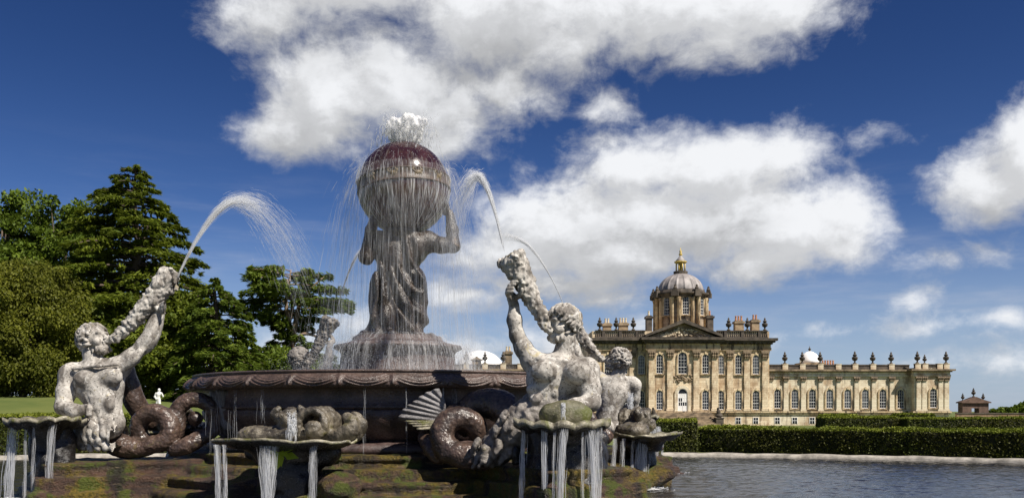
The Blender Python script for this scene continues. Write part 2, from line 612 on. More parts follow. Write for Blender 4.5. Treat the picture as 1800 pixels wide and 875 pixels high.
def ashlar(name, c1, c2, mortar, dark=0.35, scale=1.0):
    m, T = material(name)
    p = obj_co(T)
    se = T.t.nodes.new('ShaderNodeSeparateXYZ')
    T.set(se.inputs[0], p)
    q = T.n('ShaderNodeCombineXYZ', 0, None, X=T.m('ADD', se.outputs[0], T.m('MULTIPLY', se.outputs[1], 0.83)), Y=se.outputs[2], Z=0.0)
    bk = T.t.nodes.new('ShaderNodeTexBrick')
    T.set(bk.inputs['Vector'], q)
    for k, v in dict(Color1=c1 + (1,), Color2=c2 + (1,), Mortar=mortar + (1,), Scale=scale, Bias=-0.25).items():
        T.set(bk.inputs[k], v)
    bk.inputs['Mortar Size'].default_value = 0.012
    bk.inputs['Brick Width'].default_value = 0.95
    bk.inputs['Row Height'].default_value = 0.46
    n = T.noise(p, 0.33, 6.0, 0.65)
    c = T.mix(T.m('MULTIPLY', T.ss(n, 0.44, 0.64), 0.75), bk.outputs[0], (0.30, 0.18, 0.09))
    st = T.noise(T.v('MULTIPLY', p, (1.6, 1.6, 0.28)), 0.9, 5.0, 0.7)
    c = T.mix(T.m('MULTIPLY', T.ss(st, 0.50, 0.64), dark * 1.7), c, (0.055, 0.042, 0.030))
    finish(T, c, 0.85, T.noise(p, 6.0, 5.0), 0.4, 0.05)
    return m


def leaf(name, ca, cb, trans=0.25, tint=None):
    m, T = material(name)
    g = T.t.nodes.new('ShaderNodeNewGeometry')
    rnd = g.outputs['Random Per Island']
    p = T.n('ShaderNodeTexCoord', 3)
    c = T.mix(rnd, ca, cb)
    c = T.mix(T.m('MULTIPLY', T.ss(T.noise(p, 0.35, 3.0), 0.4, 0.65), 0.55), c, tint or tuple(x * 0.6 for x in ca))
    d = T.n('ShaderNodeBsdfPrincipled', 0, None, Base_Color=c, Roughness=0.6, Specular_IOR_Level=0.25)
    t = T.n('ShaderNodeBsdfTranslucent', 0, None, Color=T.mix(0.5, c, (0.10, 0.13, 0.01)))
    mx = T.n('ShaderNodeMixShader', 0, None, i0=trans, i1=d, i2=t)
    o = T.t.nodes.new('ShaderNodeOutputMaterial')
    T.set(o.inputs[0], mx)
    return m


def white_water(clear):
    m, T = material('white_water')
    d = T.n('ShaderNodeBsdfPrincipled', 0, None, Base_Color=(0.93, 0.95, 0.97), Roughness=0.3, Specular_IOR_Level=0.6)
    t = T.n('ShaderNodeBsdfTranslucent', 0, None, Color=(0.95, 0.96, 0.98))
    mx = T.n('ShaderNodeMixShader', 0, None, i0=0.6, i1=d, i2=t)
    tr = T.n('ShaderNodeBsdfTransparent', 0, None, Color=(1.0, 1.0, 1.0))
    mx = T.n('ShaderNodeMixShader', 0, None, i0=T.m('ADD', clear - 0.2, T.m('MULTIPLY', T.t.nodes.new('ShaderNodeNewGeometry').outputs['Random Per Island'], 0.4)), i1=mx, i2=tr)
    o = T.t.nodes.new('ShaderNodeOutputMaterial')
    T.set(o.inputs[0], mx)
    return m


def streaky_water(name, mode, k, kz, lo, hi, top, white=0.95):
    """thin falling sheet of water: broken into streaks that run down it; mode 'round' streaks by bearing, 'flat' by position"""
    m, T = material(name)
    p = obj_co(T)
    se = T.t.nodes.new('ShaderNodeSeparateXYZ')
    T.set(se.inputs[0], p)
    if mode == 'round':
        q = T.v('NORMALIZE', T.n('ShaderNodeCombineXYZ', 0, None, X=se.outputs[0], Y=se.outputs[1], Z=0.0))
    else:
        q = T.n('ShaderNodeCombineXYZ', 0, None, X=se.outputs[0], Y=se.outputs[1], Z=0.0)
    q = T.v('ADD', T.v('MULTIPLY', q, (k, k, 0)), T.n('ShaderNodeCombineXYZ', 0, None, X=0.0, Y=0.0, Z=T.m('MULTIPLY', se.outputs[2], kz)))
    n1 = T.noise(q, 1.0, 5.0, 0.65)
    n2 = T.noise(T.v('MULTIPLY', q, (3.1, 3.1, 2.0)), 1.0, 3.0, 0.6)
    a = T.m('MULTIPLY', T.ss(T.m('ADD', T.m('MULTIPLY', n1, 0.7), T.m('MULTIPLY', n2, 0.3)), lo, hi), top)
    d = T.n('ShaderNodeBsdfPrincipled', 0, None, Base_Color=(white, white, white), Roughness=0.3, Specular_IOR_Level=0.5)
    t = T.n('ShaderNodeBsdfTranslucent', 0, None, Color=(white, white, white))
    mx = T.n('ShaderNodeMixShader', 0, None, i0=0.5, i1=d, i2=t)
    mx = T.n('ShaderNodeMixShader', 0, None, i0=a, i1=T.n('ShaderNodeBsdfTransparent', 0), i2=mx)
    o = T.t.nodes.new('ShaderNodeOutputMaterial')
    T.set(o.inputs[0], mx)
    return m


def pool_water():
    m, T = material('pool_water')
    p = obj_co(T)
    w = T.noise(T.v('MULTIPLY', p, (0.9, 1.7, 1.0)), 2.6, 6.0, 0.62, dist=0.6)
    w2 = T.noise(T.v('MULTIPLY', p, (1.0, 2.0, 1.0)), 9.0, 4.0, 0.6)
    c = T.mix(T.noise(p, 0.5, 3.0), (0.012, 0.012, 0.013), (0.030, 0.029, 0.029))
    finish(T, c, 0.10, T.m('ADD', w, T.m('MULTIPLY', w2, 0.45)), 0.35, 0.03, IOR=1.33, Specular_IOR_Level=0.36)
    return m


def grass_mat():
    m, T = material('mown_grass')
    p = obj_co(T)
    a = T.noise(p, 0.25, 5.0, 0.6)
    b = T.noise(p, 6.0, 4.0, 0.7)
    c = T.mix(T.ss(a, 0.3, 0.7), (0.075, 0.105, 0.013), (0.135, 0.15, 0.028))
    c = T.mix(T.m('MULTIPLY', b, 0.5), c, (0.05, 0.075, 0.010))
    finish(T, c, 0.9, b, 0.5, 0.05)
    return m


M = dict(
    lichen=lichen_stone(),
    tail=wet_stone('wet_brown_stone', (0.038, 0.026, 0.021), (0.115, 0.074, 0.056), (0.15, 0.12, 0.04), 0.15, 0.24, 0.5, 16.0),
    tail_pale=wet_stone('scaly_grey_stone', (0.055, 0.045, 0.038), (0.26, 0.235, 0.21), (0.16, 0.14, 0.05), 0.2, 0.35, 0.7),
    bowl=wet_stone('dark_bowl_stone', (0.042, 0.028, 0.026), (0.10, 0.066, 0.058), (0.15, 0.105, 0.05), 0.0, 0.22, 0.55),
    rim=wet_stone('carved_rim_stone', (0.046, 0.032, 0.027), (0.115, 0.078, 0.064), (0.17, 0.11, 0.05), 0.1, 0.2, 0.5),
    shell=wet_stone('mossy_shell_stone', (0.06, 0.052, 0.034), (0.34, 0.31, 0.23), (0.10, 0.105, 0.010), 1.0, 0.25, 0.6),
    moss=wet_stone('mossy_boss', (0.03, 0.032, 0.008), (0.20, 0.18, 0.12), (0.075, 0.085, 0.008), 1.6, 0.4, 0.8),
    scroll=wet_stone('dark_scroll_stone', (0.035, 0.029, 0.022), (0.17, 0.145, 0.105), (0.09, 0.08, 0.015), 0.4, 0.22, 0.55),
    black=wet_stone('shaded_wet_rock', (0.006, 0.0055, 0.0055), (0.020, 0.017, 0.015), (0.035, 0.032, 0.008), 0.2, 0.2, 0.5),  # wet rock, coloured near black to carry the shade under the shells
    fin=wet_stone('grey_fin_stone', (0.075, 0.07, 0.072), (0.19, 0.18, 0.185), (0.2, 0.17, 0.1), 0.0, 0.3, 0.6),
    plinth=mossy_plinth(),
    bronze=wet_stone('dark_wet_bronze', (0.012, 0.009, 0.008), (0.042, 0.028, 0.019), (0.22, 0.115, 0.04), 0.05, 0.14, 0.42),
    globe=polished_globe(),
    belt=plain('bronze_belt', (0.062, 0.040, 0.029), 0.45, 0.4, 6.0, 0.3),
    gilt_dull=plain('tarnished_gilt', (0.13, 0.095, 0.05), 0.5, 0.5, 9.0, 0.2),
    water=white_water(0.58),
    waterfine=white_water(0.78),
    filmthin=streaky_water('thin_water_film', 'round', 17.0, 1.1, 0.54, 0.74, 0.5),
    film=streaky_water('water_film', 'round', 17.0, 1.1, 0.50, 0.66, 0.85),
    veil=streaky_water('water_veil', 'round', 24.0, 0.6, 0.36, 0.95, 0.17),
    curtain=streaky_water('water_curtain', 'round', 26.0, 0.6, 0.42, 0.74, 0.55),
    ribbon=streaky_water('water_ribbon', 'flat', 34.0, 1.4, 0.40, 0.72, 0.52),
    foam=streaky_water('water_foam', 'flat', 20.0, 12.0, 0.30, 0.52, 1.0),
    pool=pool_water(),
    grass=grass_mat(),
    kerb=plain('pale_kerb_stone', (0.30, 0.275, 0.235), 0.8, 0.5, 2.5, 0.5),
    house=ashlar('buff_ashlar', (0.75, 0.63, 0.44), (0.52, 0.395, 0.25), (0.32, 0.23, 0.14)),
    wing=ashlar('pale_ashlar', (0.75, 0.67, 0.50), (0.60, 0.51, 0.36), (0.38, 0.30, 0.20), 0.25),
    trim=ashlar('weathered_trim', (0.60, 0.48, 0.30), (0.42, 0.32, 0.19), (0.30, 0.22, 0.13), 0.6),
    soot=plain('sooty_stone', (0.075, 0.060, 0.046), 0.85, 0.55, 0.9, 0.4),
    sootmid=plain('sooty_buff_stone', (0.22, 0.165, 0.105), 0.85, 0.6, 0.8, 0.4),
    lead=plain('grey_lead', (0.27, 0.245, 0.235), 0.55, 0.3, 0.8, 0.2),
    gold=plain('gold_leaf', (0.52, 0.38, 0.10), 0.4, 0.4, 2.0),
    white=plain('white_paint', (0.78, 0.77, 0.74), 0.5, 0.05, 2.0),
    whiteroof=plain('white_dome', (0.88, 0.88, 0.87), 0.5, 0.03, 0.5),
    glass=plain('dark_pane', (0.016, 0.018, 0.024), 0.08, 0.4, 0.8, Specular_IOR_Level=0.18),
    glass2=plain('grey_pane', (0.040, 0.046, 0.06), 0.12, 0.5, 0.9, Specular_IOR_Level=0.3),
    glass3=plain('blind_pane', (0.07, 0.075, 0.085), 0.2, 0.6, 0.7),
    drum=ashlar('sooty_drum_stone', (0.38, 0.32, 0.24), (0.24, 0.19, 0.14), (0.12, 0.09, 0.06), 0.9),
    terra=plain('clay_pots', (0.42, 0.20, 0.10), 0.8, 0.3, 3.0),
    brick=ashlar('old_wall_stone', (0.30, 0.20, 0.13), (0.22, 0.14, 0.09), (0.16, 0.12, 0.08), 0.3),
    darkstone=plain('brown_gate_stone', (0.12, 0.075, 0.055), 0.85, 0.4, 1.2, 0.4),
    bark=plain('bark', (0.085, 0.062, 0.045), 0.9, 0.4, 1.5, 0.8),
    palebark=plain('pale_bark', (0.20, 0.145, 0.105), 0.9, 0.45, 0.9, 0.8),
    cedar=leaf('cedar_needles', (0.085, 0.125, 0.012), (0.205, 0.240, 0.024), 0.40),
    cedar2=leaf('blue_cedar_needles', (0.080, 0.135, 0.016), (0.200, 0.255, 0.034), 0.40),
    broad=leaf('broad_leaves', (0.070, 0.115, 0.010), (0.15, 0.21, 0.018), 0.3),
    olive=leaf('olive_leaves', (0.085, 0.100, 0.010), (0.185, 0.190, 0.018), 0.33),
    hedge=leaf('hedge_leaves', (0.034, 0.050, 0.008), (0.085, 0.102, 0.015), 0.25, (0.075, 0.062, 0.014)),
    hedgecore=plain('hedge_twigs', (0.018, 0.020, 0.006), 0.95, 0.4, 6.0),
    hedgetop=leaf('sunlit_hedge_leaves', (0.14, 0.17, 0.014), (0.26, 0.29, 0.035), 0.3, (0.10, 0.13, 0.012)),  # lighter hedge leaves: sunlight on the tops put into the colour
    sprig=leaf('bright_sprig', (0.30, 0.42, 0.02), (0.48, 0.56, 0.05), 0.45, (0.30, 0.42, 0.02)),
    marble=plain('white_marble', (0.72, 0.71, 0.68), 0.6, 0.15, 6.0),
)

# ------------------------------------------------------------------ setting: ground, pool, kerb
CX, CY = -2.5, 20.0
PA, PB = 22.0, 12.5            # half axes of the pool
WZ = -0.10                     # water level


def sstep(x, a, b):
    t = np.clip((np.asarray(x, float) - a) / (b - a), 0, 1)
    return t * t * (3 - 2 * t)


def ground_z(x, y):
    left = (sstep(y, 34, 62) * 2.5 + sstep(y, 62, 110) * 0.9) * sstep(-np.asarray(x, float), 4, 30)
    drop = sstep(y, 60, 175) * sstep(np.asarray(x, float), -30, 10) * -1.3
    return -0.06 + left + drop


def build_ground():
    th = np.linspace(0, 2 * PI, 192, endpoint=False)
    off = np.concatenate([[0.3, 0.6, 1.0], np.geomspace(1.6, 6000, 70)])
    V, Fc = [], []
    for o in off:
        x = CX + (PA + o) * np.cos(th)
        y = CY + (PB + o) * np.sin(th)
        z = ground_z(x, y)
        V.append(np.stack([x, y, z], 1))
    n = len(th)
    for i in range(len(off) - 1):
        a = i * n + np.arange(n)
        b = i * n + (np.arange(n) + 1) % n
        Fc.append(np.stack([a, a + n, b + n, b], 1)[:, ::-1])
    me = np_mesh('lawn', np.concatenate(V), np.concatenate(Fc), True)
    tag(link('lawn', me, M['grass']), kind='structure')
    th = np.linspace(0, 2 * PI, 160, endpoint=False)
    # rippled water as a real wavy surface; the part seen from the path is meshed finely
    xs = np.linspace(-26, 26, 900)
    ys = np.concatenate([np.linspace(6, 17, 60, endpoint=False), np.linspace(17, 33.5, 360)])
    X, Y = np.meshgrid(xs, ys, indexing='ij')
    q = np.stack([X, Y * 1.5, np.zeros_like(X)], -1)
    Z = (vnoise(q * 1.1, 3) - .5) * .018 + (vnoise(q * 3.1 + 9, 4) - .5) * .020 + (vnoise(q * 8.0 + 4, 5) - .5) * .017
    inside = ((X - CX) / (PA + .3)) ** 2 + ((Y - CY) / (PB + .3)) ** 2 < 1
    V = np.stack([X, Y, WZ + Z], -1).reshape(-1, 3)
    n0, n1 = X.shape
    i, j = np.meshgrid(np.arange(n0 - 1), np.arange(n1 - 1), indexing='ij')
    ok = (inside[:-1, :-1] & inside[1:, :-1] & inside[:-1, 1:] & inside[1:, 1:]).ravel()
    q0 = (i * n1 + j).ravel()[ok]
    Fc = np.stack([q0, q0 + n1, q0 + n1 + 1, q0 + 1], 1)
    used = np.unique(Fc)
    remap = np.zeros(len(V), dtype=np.int64)
    remap[used] = np.arange(len(used))
    tag(link('pool_water', np_mesh('pool_water', V[used], remap[Fc], True), M['pool']), kind='structure')
    # kerb swept round the pool
    prof = [(0.0, -0.5), (-0.02, -0.05), (0.03, 0.0), (0.08, 0.025), (0.5, 0.03), (0.57, 0.0), (0.60, -0.3)]
    V, Fc = [], []
    n = 240
    rng = np.random.default_rng(5)
    for j in range(n):
        t = 2 * PI * j / n
        jit = 0.012 * math.sin(j * 2.1) + 0.008 * math.sin(j * 5.3)
        for (o, z) in prof:
            V.append((CX + (PA + o) * math.cos(t), CY + (PB + o) * math.sin(t), z + (jit if z > -0.1 else 0)))
    m = len(prof)
    for j in range(n):
        k = (j + 1) % n
        for i in range(m - 1):
            Fc.append((j * m + i, j * m + i + 1, k * m + i + 1, k * m + i))
    tag(link('pool_kerb', np_mesh('pool_kerb', np.array(V), np.array(Fc), False), M['kerb']),
        'long low pale stone kerb curving round the edge of the pool', 'kerb')


build_ground()


# ------------------------------------------------------------------ the country house
HS = 0.112
HY = 179.0


def hx(px): return (px - 1197) * HS
def hz(py): return (747 - py) * HS


def arch(w, z0, z1, n=8, grow=0.0):
    """outline of a round headed opening, from the left foot over the top to the right foot"""
    r = w / 2 + grow
    zs = z1 - w / 2
    pts = [(-r, z0 - 0.0)]
    pts += [(-r * math.cos(PI * i / n), zs + r * math.sin(PI * i / n)) for i in range(n + 1)]
    pts += [(r, z0)]
    return pts


def window_meshes(w, h):
    fr = MB()
    fr.strip(arch(w, 0, h, grow=0.0), arch(w, 0, h, grow=-0.07), -0.10, -0.02)
    fr.box(-w / 2, w / 2, -0.10, -0.02, -0.02, 0.10)
    for k in (-1, 1):
        fr.box(k * w / 6 - 0.017, k * w / 6 + 0.017, -0.085, -0.022, 0.1, h - w * 0.16)
    nb = max(3, int(round((h - w / 2) / 0.62)))
    for i in range(1, nb + 1):
        z = (h - w / 2) * i / nb
        t = 0.038 if i == nb // 2 else 0.016
        fr.box(-w / 2 + 0.09, w / 2 - 0.09, -0.08 if t < 0.04 else -0.092, -0.024, z - t, z + t)
    gl = MB()
    gl.prism(arch(w, 0.05, h - 0.03, grow=-0.05), -0.035, -0.004)
    su = MB()
    su.strip(arch(w, -0.0, h, grow=0.30), arch(w, 0, h, grow=0.0), -0.22, 0.0)
    su.box(-w / 2 - 0.36, w / 2 + 0.36, -0.32, 0.0, -0.26, -0.01)
    su.box(-0.16, 0.16, -0.34, -0.221, h + 0.02, h + 0.5)
    return fr.mesh('window'), gl.mesh('pane'), su.mesh('surround')


def urn_mesh(s=1.0):
    b = MB()
    p = [(0.30, 0), (0.30, 0.12), (0.16, 0.2), (0.11, 0.42), (0.16, 0.5), (0.40, 0.66), (0.47, 0.95), (0.44, 1.08), (0.26, 1.16), (0.22, 1.3), (0.34, 1.36), (0.28, 1.5), (0.12, 1.62), (0.17, 1.78), (0.08, 1.95), (0.02, 2.05)]
    b.lathe([(r * s, z * s) for r, z in p], 12)
    return b.mesh('urn', True)


def build_house():
    H = empty('country_house', (hx(1197) + (1197 - 900) / F * HY, HY, CAMZ - (747 - HOR) * HS),
              'grand buff stone country house with a gold topped dome and rows of arched windows', 'house', rz=R(1.2))
    top = hz(597)
    # walls
    b = MB(); b.box(hx(1041), hx(1353), 0, 26, -0.8, hz(582)); b.build('wall', M['house'], H)
    b = MB(); b.box(hx(1135), hx(1259), -1.9, -0.002, -0.8, hz(596)); b.build('central_bay', M['house'], H)
    for s, x0, x1, xp in ((1, 1353.02, 1668, 1607), (-1, 1040.98, 726, 787)):
        b = MB(); b.box(min(hx(x0), hx(xp)), max(hx(x0), hx(xp)), 1.0, 14, -0.8, hz(648)); b.build('wing_wall', M['wing'], H)
        b = MB(); b.box(min(hx(xp), hx(x1)), max(hx(xp), hx(x1)), -0.9, 14.2, -0.8, hz(646)); b.build('pavilion_wall', M['wing'], H)

    def course(name, x0, x1, yf, bands, mat, side=True):
        """bands: (z0, z1, projection); a run of mouldings across a front"""
        b = MB()
        for z0, z1, pr in bands:
            b.box(hx(x0) - (pr if side else 0), hx(x1) + (pr if side else 0), yf - pr, yf + 0.9, z0, z1)
        return b.build(name, mat, H)

    # basement ledge and mouldings
    for (x0, x1, yf) in ((1041, 1353, 0), (1135, 1259, -1.9), (1353.6, 1607, 1.0), (1607, 1668, -0.9)):
        course('plinth_course', x0, x1, yf, [(hz(725), hz(722), 0.42), (hz(728), hz(725.05), 0.25)], M['trim'])
    # main entablature
    bands = [(hz(616), hz(611), 0.34), (hz(611) + .002, hz(605), 0.24)]
    cor = [(hz(605) + .003, hz(602), 0.55), (hz(602) + .003, hz(599), 0.95), (hz(599) + .003, hz(594.5), 1.35)]
    for (x0, x1, yf) in ((1041, 1353, 0.0), (1135, 1259, -1.9)):
        course('architrave', x0, x1, yf, bands, M['trim'])
        b = MB()
        for z0, z1, pr in cor:
            b.box(hx(x0) - pr, hx(x1) + pr, yf - pr, yf + 0.9, z0, z1)
        n = int((hx(x1) - hx(x0)) / 0.8)
        for i in range(n):                                   # dentils
            x = hx(x0) + (i + 0.5) * (hx(x1) - hx(x0)) / n
            b.box(x - 0.16, x + 0.16, yf - 0.9, yf - 0.50, hz(604.6), hz(602.0) + .02)
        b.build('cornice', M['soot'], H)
    # carved frieze knobs between the capitals
    rng = random.Random(3)
    # pilasters
    pil = MB()
    pil.box(-0.58, 0.58, -0.34, -0.004, hz(722), hz(630))
    pil.box(-0.74, 0.74, -0.46, -0.004, hz(722) - 0.0, hz(722) + 0.5)
    pil_me = pil.mesh('pilaster')
    cp = MB()
    z0, z1 = hz(630), hz(616)
    cp.prism([(-0.56, z0), (0.56, z0), (0.86, z1 - 0.12), (0.86, z1), (-0.86, z1), (-0.86, z1 - 0.12)], -0.62, -0.006)
    for k in (-1, 0, 1):
        for zz in (0.25, 0.6):
            cp.lathe([(0.02, -0.26), (0.17, -0.1), (0.2, 0.12), (0.05, 0.26)], 6, (k * 0.42, -0.62, z0 + zz * (z1 - z0)))
    cap_me = cp.mesh('capital')
    for px in (1049, 1081, 1111, 1142, 1174, 1220, 1252, 1283, 1313, 1345):
        yf = -1.9 if 1136 < px < 1258 else 0
        o = link('pilaster', pil_me, M['house'], H)
        o.location = (hx(px), yf, 0)
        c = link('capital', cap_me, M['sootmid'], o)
    # windows
    fm, gm, sm = window_meshes(1.30, 3.75)
    fm2, gm2, sm2 = window_meshes(1.75, 4.2)

    def win(px, z, yf, ms):
        o = link('window', ms[0], M['white'], H)
        o.location = (hx(px), yf, z)
        pane = link('pane', ms[1], M['glass'], o)
        kind = ['glass', 'glass2', 'glass', 'glass3'][int(px * 7 + z * 3) % 4]
        if kind != 'glass':
            pane.material_slots[0].link = 'OBJECT'
            pane.material_slots[0].material = M[kind]
        link('surround', ms[2], M['trim'], o)
    for px in (1068, 1097, 1127, 1156, 1236, 1267, 1298, 1329):
        yf = -1.9 if 1136 < px < 1258 else 0
        win(px, hz(719.5), yf, (fm, gm, sm))
        win(px, hz(657), yf, (fm, gm, sm))
    win(1196, hz(657.5), -1.9, (fm2, gm2, sm2))
    # the white garden door under its arch
    d = MB()
    d.strip(arch(1.9, 0, 4.5), arch(1.9, 0, 4.5, grow=-0.14), -0.14, -0.02)
    d.box(-0.86, -0.02, -0.11, -0.02, 0.05, 1.15); d.box(0.02, 0.86, -0.11, -0.02, 0.05, 1.15)
    for x in (-0.82, -0.42, -0.02, 0.42, 0.82):
        d.box(x - 0.05, x + 0.05, -0.12, -0.02, 1.15, 3.5)
    for z in (1.9, 2.7, 3.45):
        d.box(-0.86, 0.86, -0.115, -0.02, z - 0.06, z + 0.06)
    d.box(0.04, 0.80, -0.10, -0.02, 1.9, 3.4)
    d.box(-0.80, -0.04, -0.10, -0.02, 2.7, 3.4)
    dr = d.build('door', M['white'], H)
    dr.location = (hx(1196), -1.9, hz(723))
    b = MB(); b.prism(arch(1.9, 0.02, 4.45, grow=-0.06), -0.05, -0.005); b.build('pane', M['glass'], dr)
    b = MB(); b.strip(arch(1.9, 0, 4.5, grow=0.62), arch(1.9, 0, 4.5, grow=0.0), -0.26, 0.0); b.build('surround', M['wing'], dr)
    # carved panel over the door
    b = MB()
    for i in range(46):
        x, z = rng.uniform(-1.9, 1.9), rng.uniform(0, 1.5)
        r = rng.uniform(0.12, 0.3)
        b.lathe([(0.02, -r), (r, -r * 0.3), (r, r * 0.3), (0.02, r)], 6, (hx(1196) + x, -1.95, hz(672) + z))
    b.build('carved_panel', M['sootmid'], H)
    # basement windows
    fb = MB()
    for (x0, x1, z0, z1) in ((-0.55, -0.45, 0, 1.25), (0.45, 0.55, 0, 1.25), (-0.03, 0.03, 0, 1.25)):
        fb.box(x0, x1, -0.10, -0.02, z0, z1)
    fb.box(-0.45, 0.45, -0.098, -0.02, 1.17, 1.25); fb.box(-0.45, 0.45, -0.098, -0.02, 0.55, 0.63)
    fb_me = fb.mesh('window')
    gb = MB(); gb.box(-0.5, 0.5, -0.05, -0.004, 0, 1.22); gb_me = gb.mesh('pane')
    for px, yf in ((1267, 0), (1298, 0), (1329, 0), (1370, 1), (1401, 1), (1432, 1), (1463, 1), (1097, 0), (1068, 0)):
        o = link('basement_window', fb_me, M['white'], H)
        o.location = (hx(px), yf, hz(744))
        link('pane', gb_me, M['glass'], o)
    # steps and their two dark pier statues
    b = MB()
    for i in range(8):
        z = hz(724) - i * 0.30
        b.box(hx(1140) - 0.1 * i, hx(1243) + 0.1 * i, -4.0 - i * 0.55, -1.92, -0.9, z)
    b.build('steps', M['sootmid'], H)
    for px in (1139, 1249):
        b = MB(); b.box(hx(px) - 0.7, hx(px) + 0.7, -7.6, -6.0, -0.8, 1.4); b.box(hx(px) - 0.82, hx(px) + 0.82, -7.7, -5.9, 1.402, 1.6)
        pr = b.build('stair_pier', M['soot'], H)
        s = Sculpt((-1.2, -1, -0.1), (1.2, 1, 2.2), 0.09)
        s.ell((0, 0, 0.35), (0.7, 0.5, 0.4)); s.ell((-0.1, 0, 1.0), (0.4, 0.35, 0.55)); s.ell((-0.2, 0, 1.65), (0.25, 0.25, 0.28)); s.cap((-0.3, 0, 1.2), (0.5, -0.1, 0.6), 0.16, 0.12)
        o = link('carved_sphinx', s.mesh('carved_sphinx', [(0.03, 5, 1)]), M['soot'], pr)
        o.location = (hx(px), -6.8, 1.6)
    # balustrades
    def balustrade(x0, x1, yf, z0, z1, mat):
        b = MB()
        X0, X1 = hx(x0), hx(x1)
        b.box(X0, X1, yf, yf + 0.5, z0, z0 + 0.22)
        b.box(X0, X1, yf - 0.04, yf + 0.54, z1 - 0.2, z1)
        n = max(2, int((X1 - X0) / 0.36))
        for i in range(n):
            x = X0 + (i + 0.5) * (X1 - X0) / n
            if i % 9 == 4:
                b.box(x - 0.28, x + 0.28, yf + 0.02, yf + 0.48, z0 + 0.221, z1 - 0.201)
            else:
                b.lathe([(0.06, z0 + 0.221), (0.13, z0 + (z1 - z0) * 0.4), (0.06, z0 + (z1 - z0) * 0.65), (0.09, z1 - 0.201)], 6, (x, yf + 0.25, 0))
        b.build('balustrade', mat, H)
    balustrade(1046, 1134, -0.3, hz(594), hz(580.5), M['soot'])
    balustrade(1260, 1350, -0.3, hz(594), hz(580.5), M['soot'])
    # pediment
    b = MB()
    xl, xr, xa = hx(1130), hx(1264), hx(1197)
    zb, za = hz(594) + 0.003, hz(563)
    b.prism([(xl + 0.8, zb), (xr - 0.8, zb), (xa, za - 0.75)], -2.0, 1.5)
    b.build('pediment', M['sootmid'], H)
    b = MB()
    for s in (-1, 1):
        xe = xl if s < 0 else xr
        b.prism([(xe, zb), (xe, zb + 0.45), (xa, za), (xa, za - 0.75)], -3.1, 1.6)
    b.build('raking_cornice', M['soot'], H)
    b = MB()
    for i in range(110):
        u = rng.uniform(-1, 1)
        x = xa + u * 5.2
        z = zb + rng.uniform(0.15, max(0.2, (1 - abs(u)) * 2.1 + 0.1))
        r = rng.uniform(0.12, 0.3)
        b.lathe([(0.02, -r), (r, -r * 0.4), (r, r * 0.4), (0.02, r)], 6, (x, -2.05, z))
    b.build('carved_tympanum', M['wing'], H)
    # drum, dome and lantern, some way behind the front
    DY, k = 11.0, 1.062
    def dz(py): return CAMZ + (HOR - py) * HS * k - (CAMZ - (747 - HOR) * HS)
    dc = (hx(1197) + 2.2, DY, 0)
    r8 = PI / 8
    b = MB(); b.lathe([(5.0, hz(600)), (5.0, dz(526))], 16, dc, rot=r8 / 2); b.build('drum', M['drum'], H)
    b = MB(); b.lathe([(5.1, dz(528)), (5.5, dz(526)), (5.6, dz(523)), (6.1, dz(521)), (6.1, dz(518.5)), (5.2, dz(518)), (4.9, dz(513))], 16, dc, rot=r8 / 2)
    b.build('drum_cornice', M['soot'], H)
    cols = MB()
    for i in range(16):
        a = 2 * PI * (i // 2) / 8 + r8 + (-0.13 if i % 2 else 0.13)
        c = (dc[0] + 5.35 * math.cos(a), dc[1] + 5.35 * math.sin(a), 0)
        cols.lathe([(0.42, hz(600)), (0.36, dz(533)), (0.52, dz(528)), (0.5, dz(527))], 8, c)
    cols.build('drum_pilasters', M['trim'], H, True)
    for i in range(8):
        a = 2 * PI * i / 8 + r8
        if math.sin(a) > 0.5:
            continue
        c = (dc[0] + 5.75 * math.cos(a), dc[1] + 5.75 * math.sin(a))
        b = MB()
        b.box(-0.75, 0.75, -0.6, 0.35, dz(526), dz(518)); b.box(-0.6, 0.6, -0.45, 0.35, dz(518) + .002, dz(514))
        b.lathe([(0.34, dz(514)), (0.42, dz(512)), (0.30, dz(510)), (0.22, dz(509)), (0.27, dz(507.5)), (0.05, dz(505.5))], 8, (0, 0, 0))
        o = b.build('bust', M['soot'], H)
        o.location = (c[0], c[1], 0)
        o.rotation_euler = (0, 0, a + PI / 2)
        w = link('window', fm, M['white'], H)
        aw = 2 * PI * i / 8
        if math.sin(aw) < 0.4:
            w.location = (dc[0] + 5.0 * math.cos(aw), dc[1] + 5.0 * math.sin(aw), dz(557))
            w.rotation_euler = (0, 0, aw + PI / 2)
            link('pane', gm, M['glass'], w); link('surround', sm, M['trim'], w)
        else:
            bpy.data.objects.remove(w)
    R0, ZD, HD = 4.55, dz(514), dz(481) - dz(514)
    prof = [(R0 * math.cos(t), ZD + HD * math.sin(t)) for t in np.linspace(0, 1.28, 14)]
    b = MB()
    b.lathe(prof, 192, dc, flute=lambda a, i: 1.0 + 0.05 * max(0, math.cos(16 * a)) ** 3)
    b.build('dome', M['lead'], H, True)
    b = MB(); b.lathe([(1.45, dz(483)), (1.5, dz(478)), (1.3, dz(477))], 16, dc); b.build('lantern_base', M['soot'], H)
    b = MB()
    for i in range(8):
        a = 2 * PI * i / 8 + 0.2
        b.lathe([(0.16, dz(477)), (0.14, dz(463))], 6, (dc[0] + 0.95 * math.cos(a), dc[1] + 0.95 * math.sin(a), 0))
    b.lathe([(0.3, dz(477)), (0.3, dz(463))], 8, dc)
    b.lathe([(1.1, dz(463)), (1.35, dz(461.5)), (1.3, dz(460)), (1.1, dz(459.8))], 16, dc)
    ln = b.build('lantern', M['gold'], H, True)
    b = MB(); b.lathe([(1.15, dz(459.9)), (0.85, dz(457)), (0.45, dz(453)), (0.25, dz(450))], 16, dc); b.build('lantern_roof', M['lead'], ln, True)
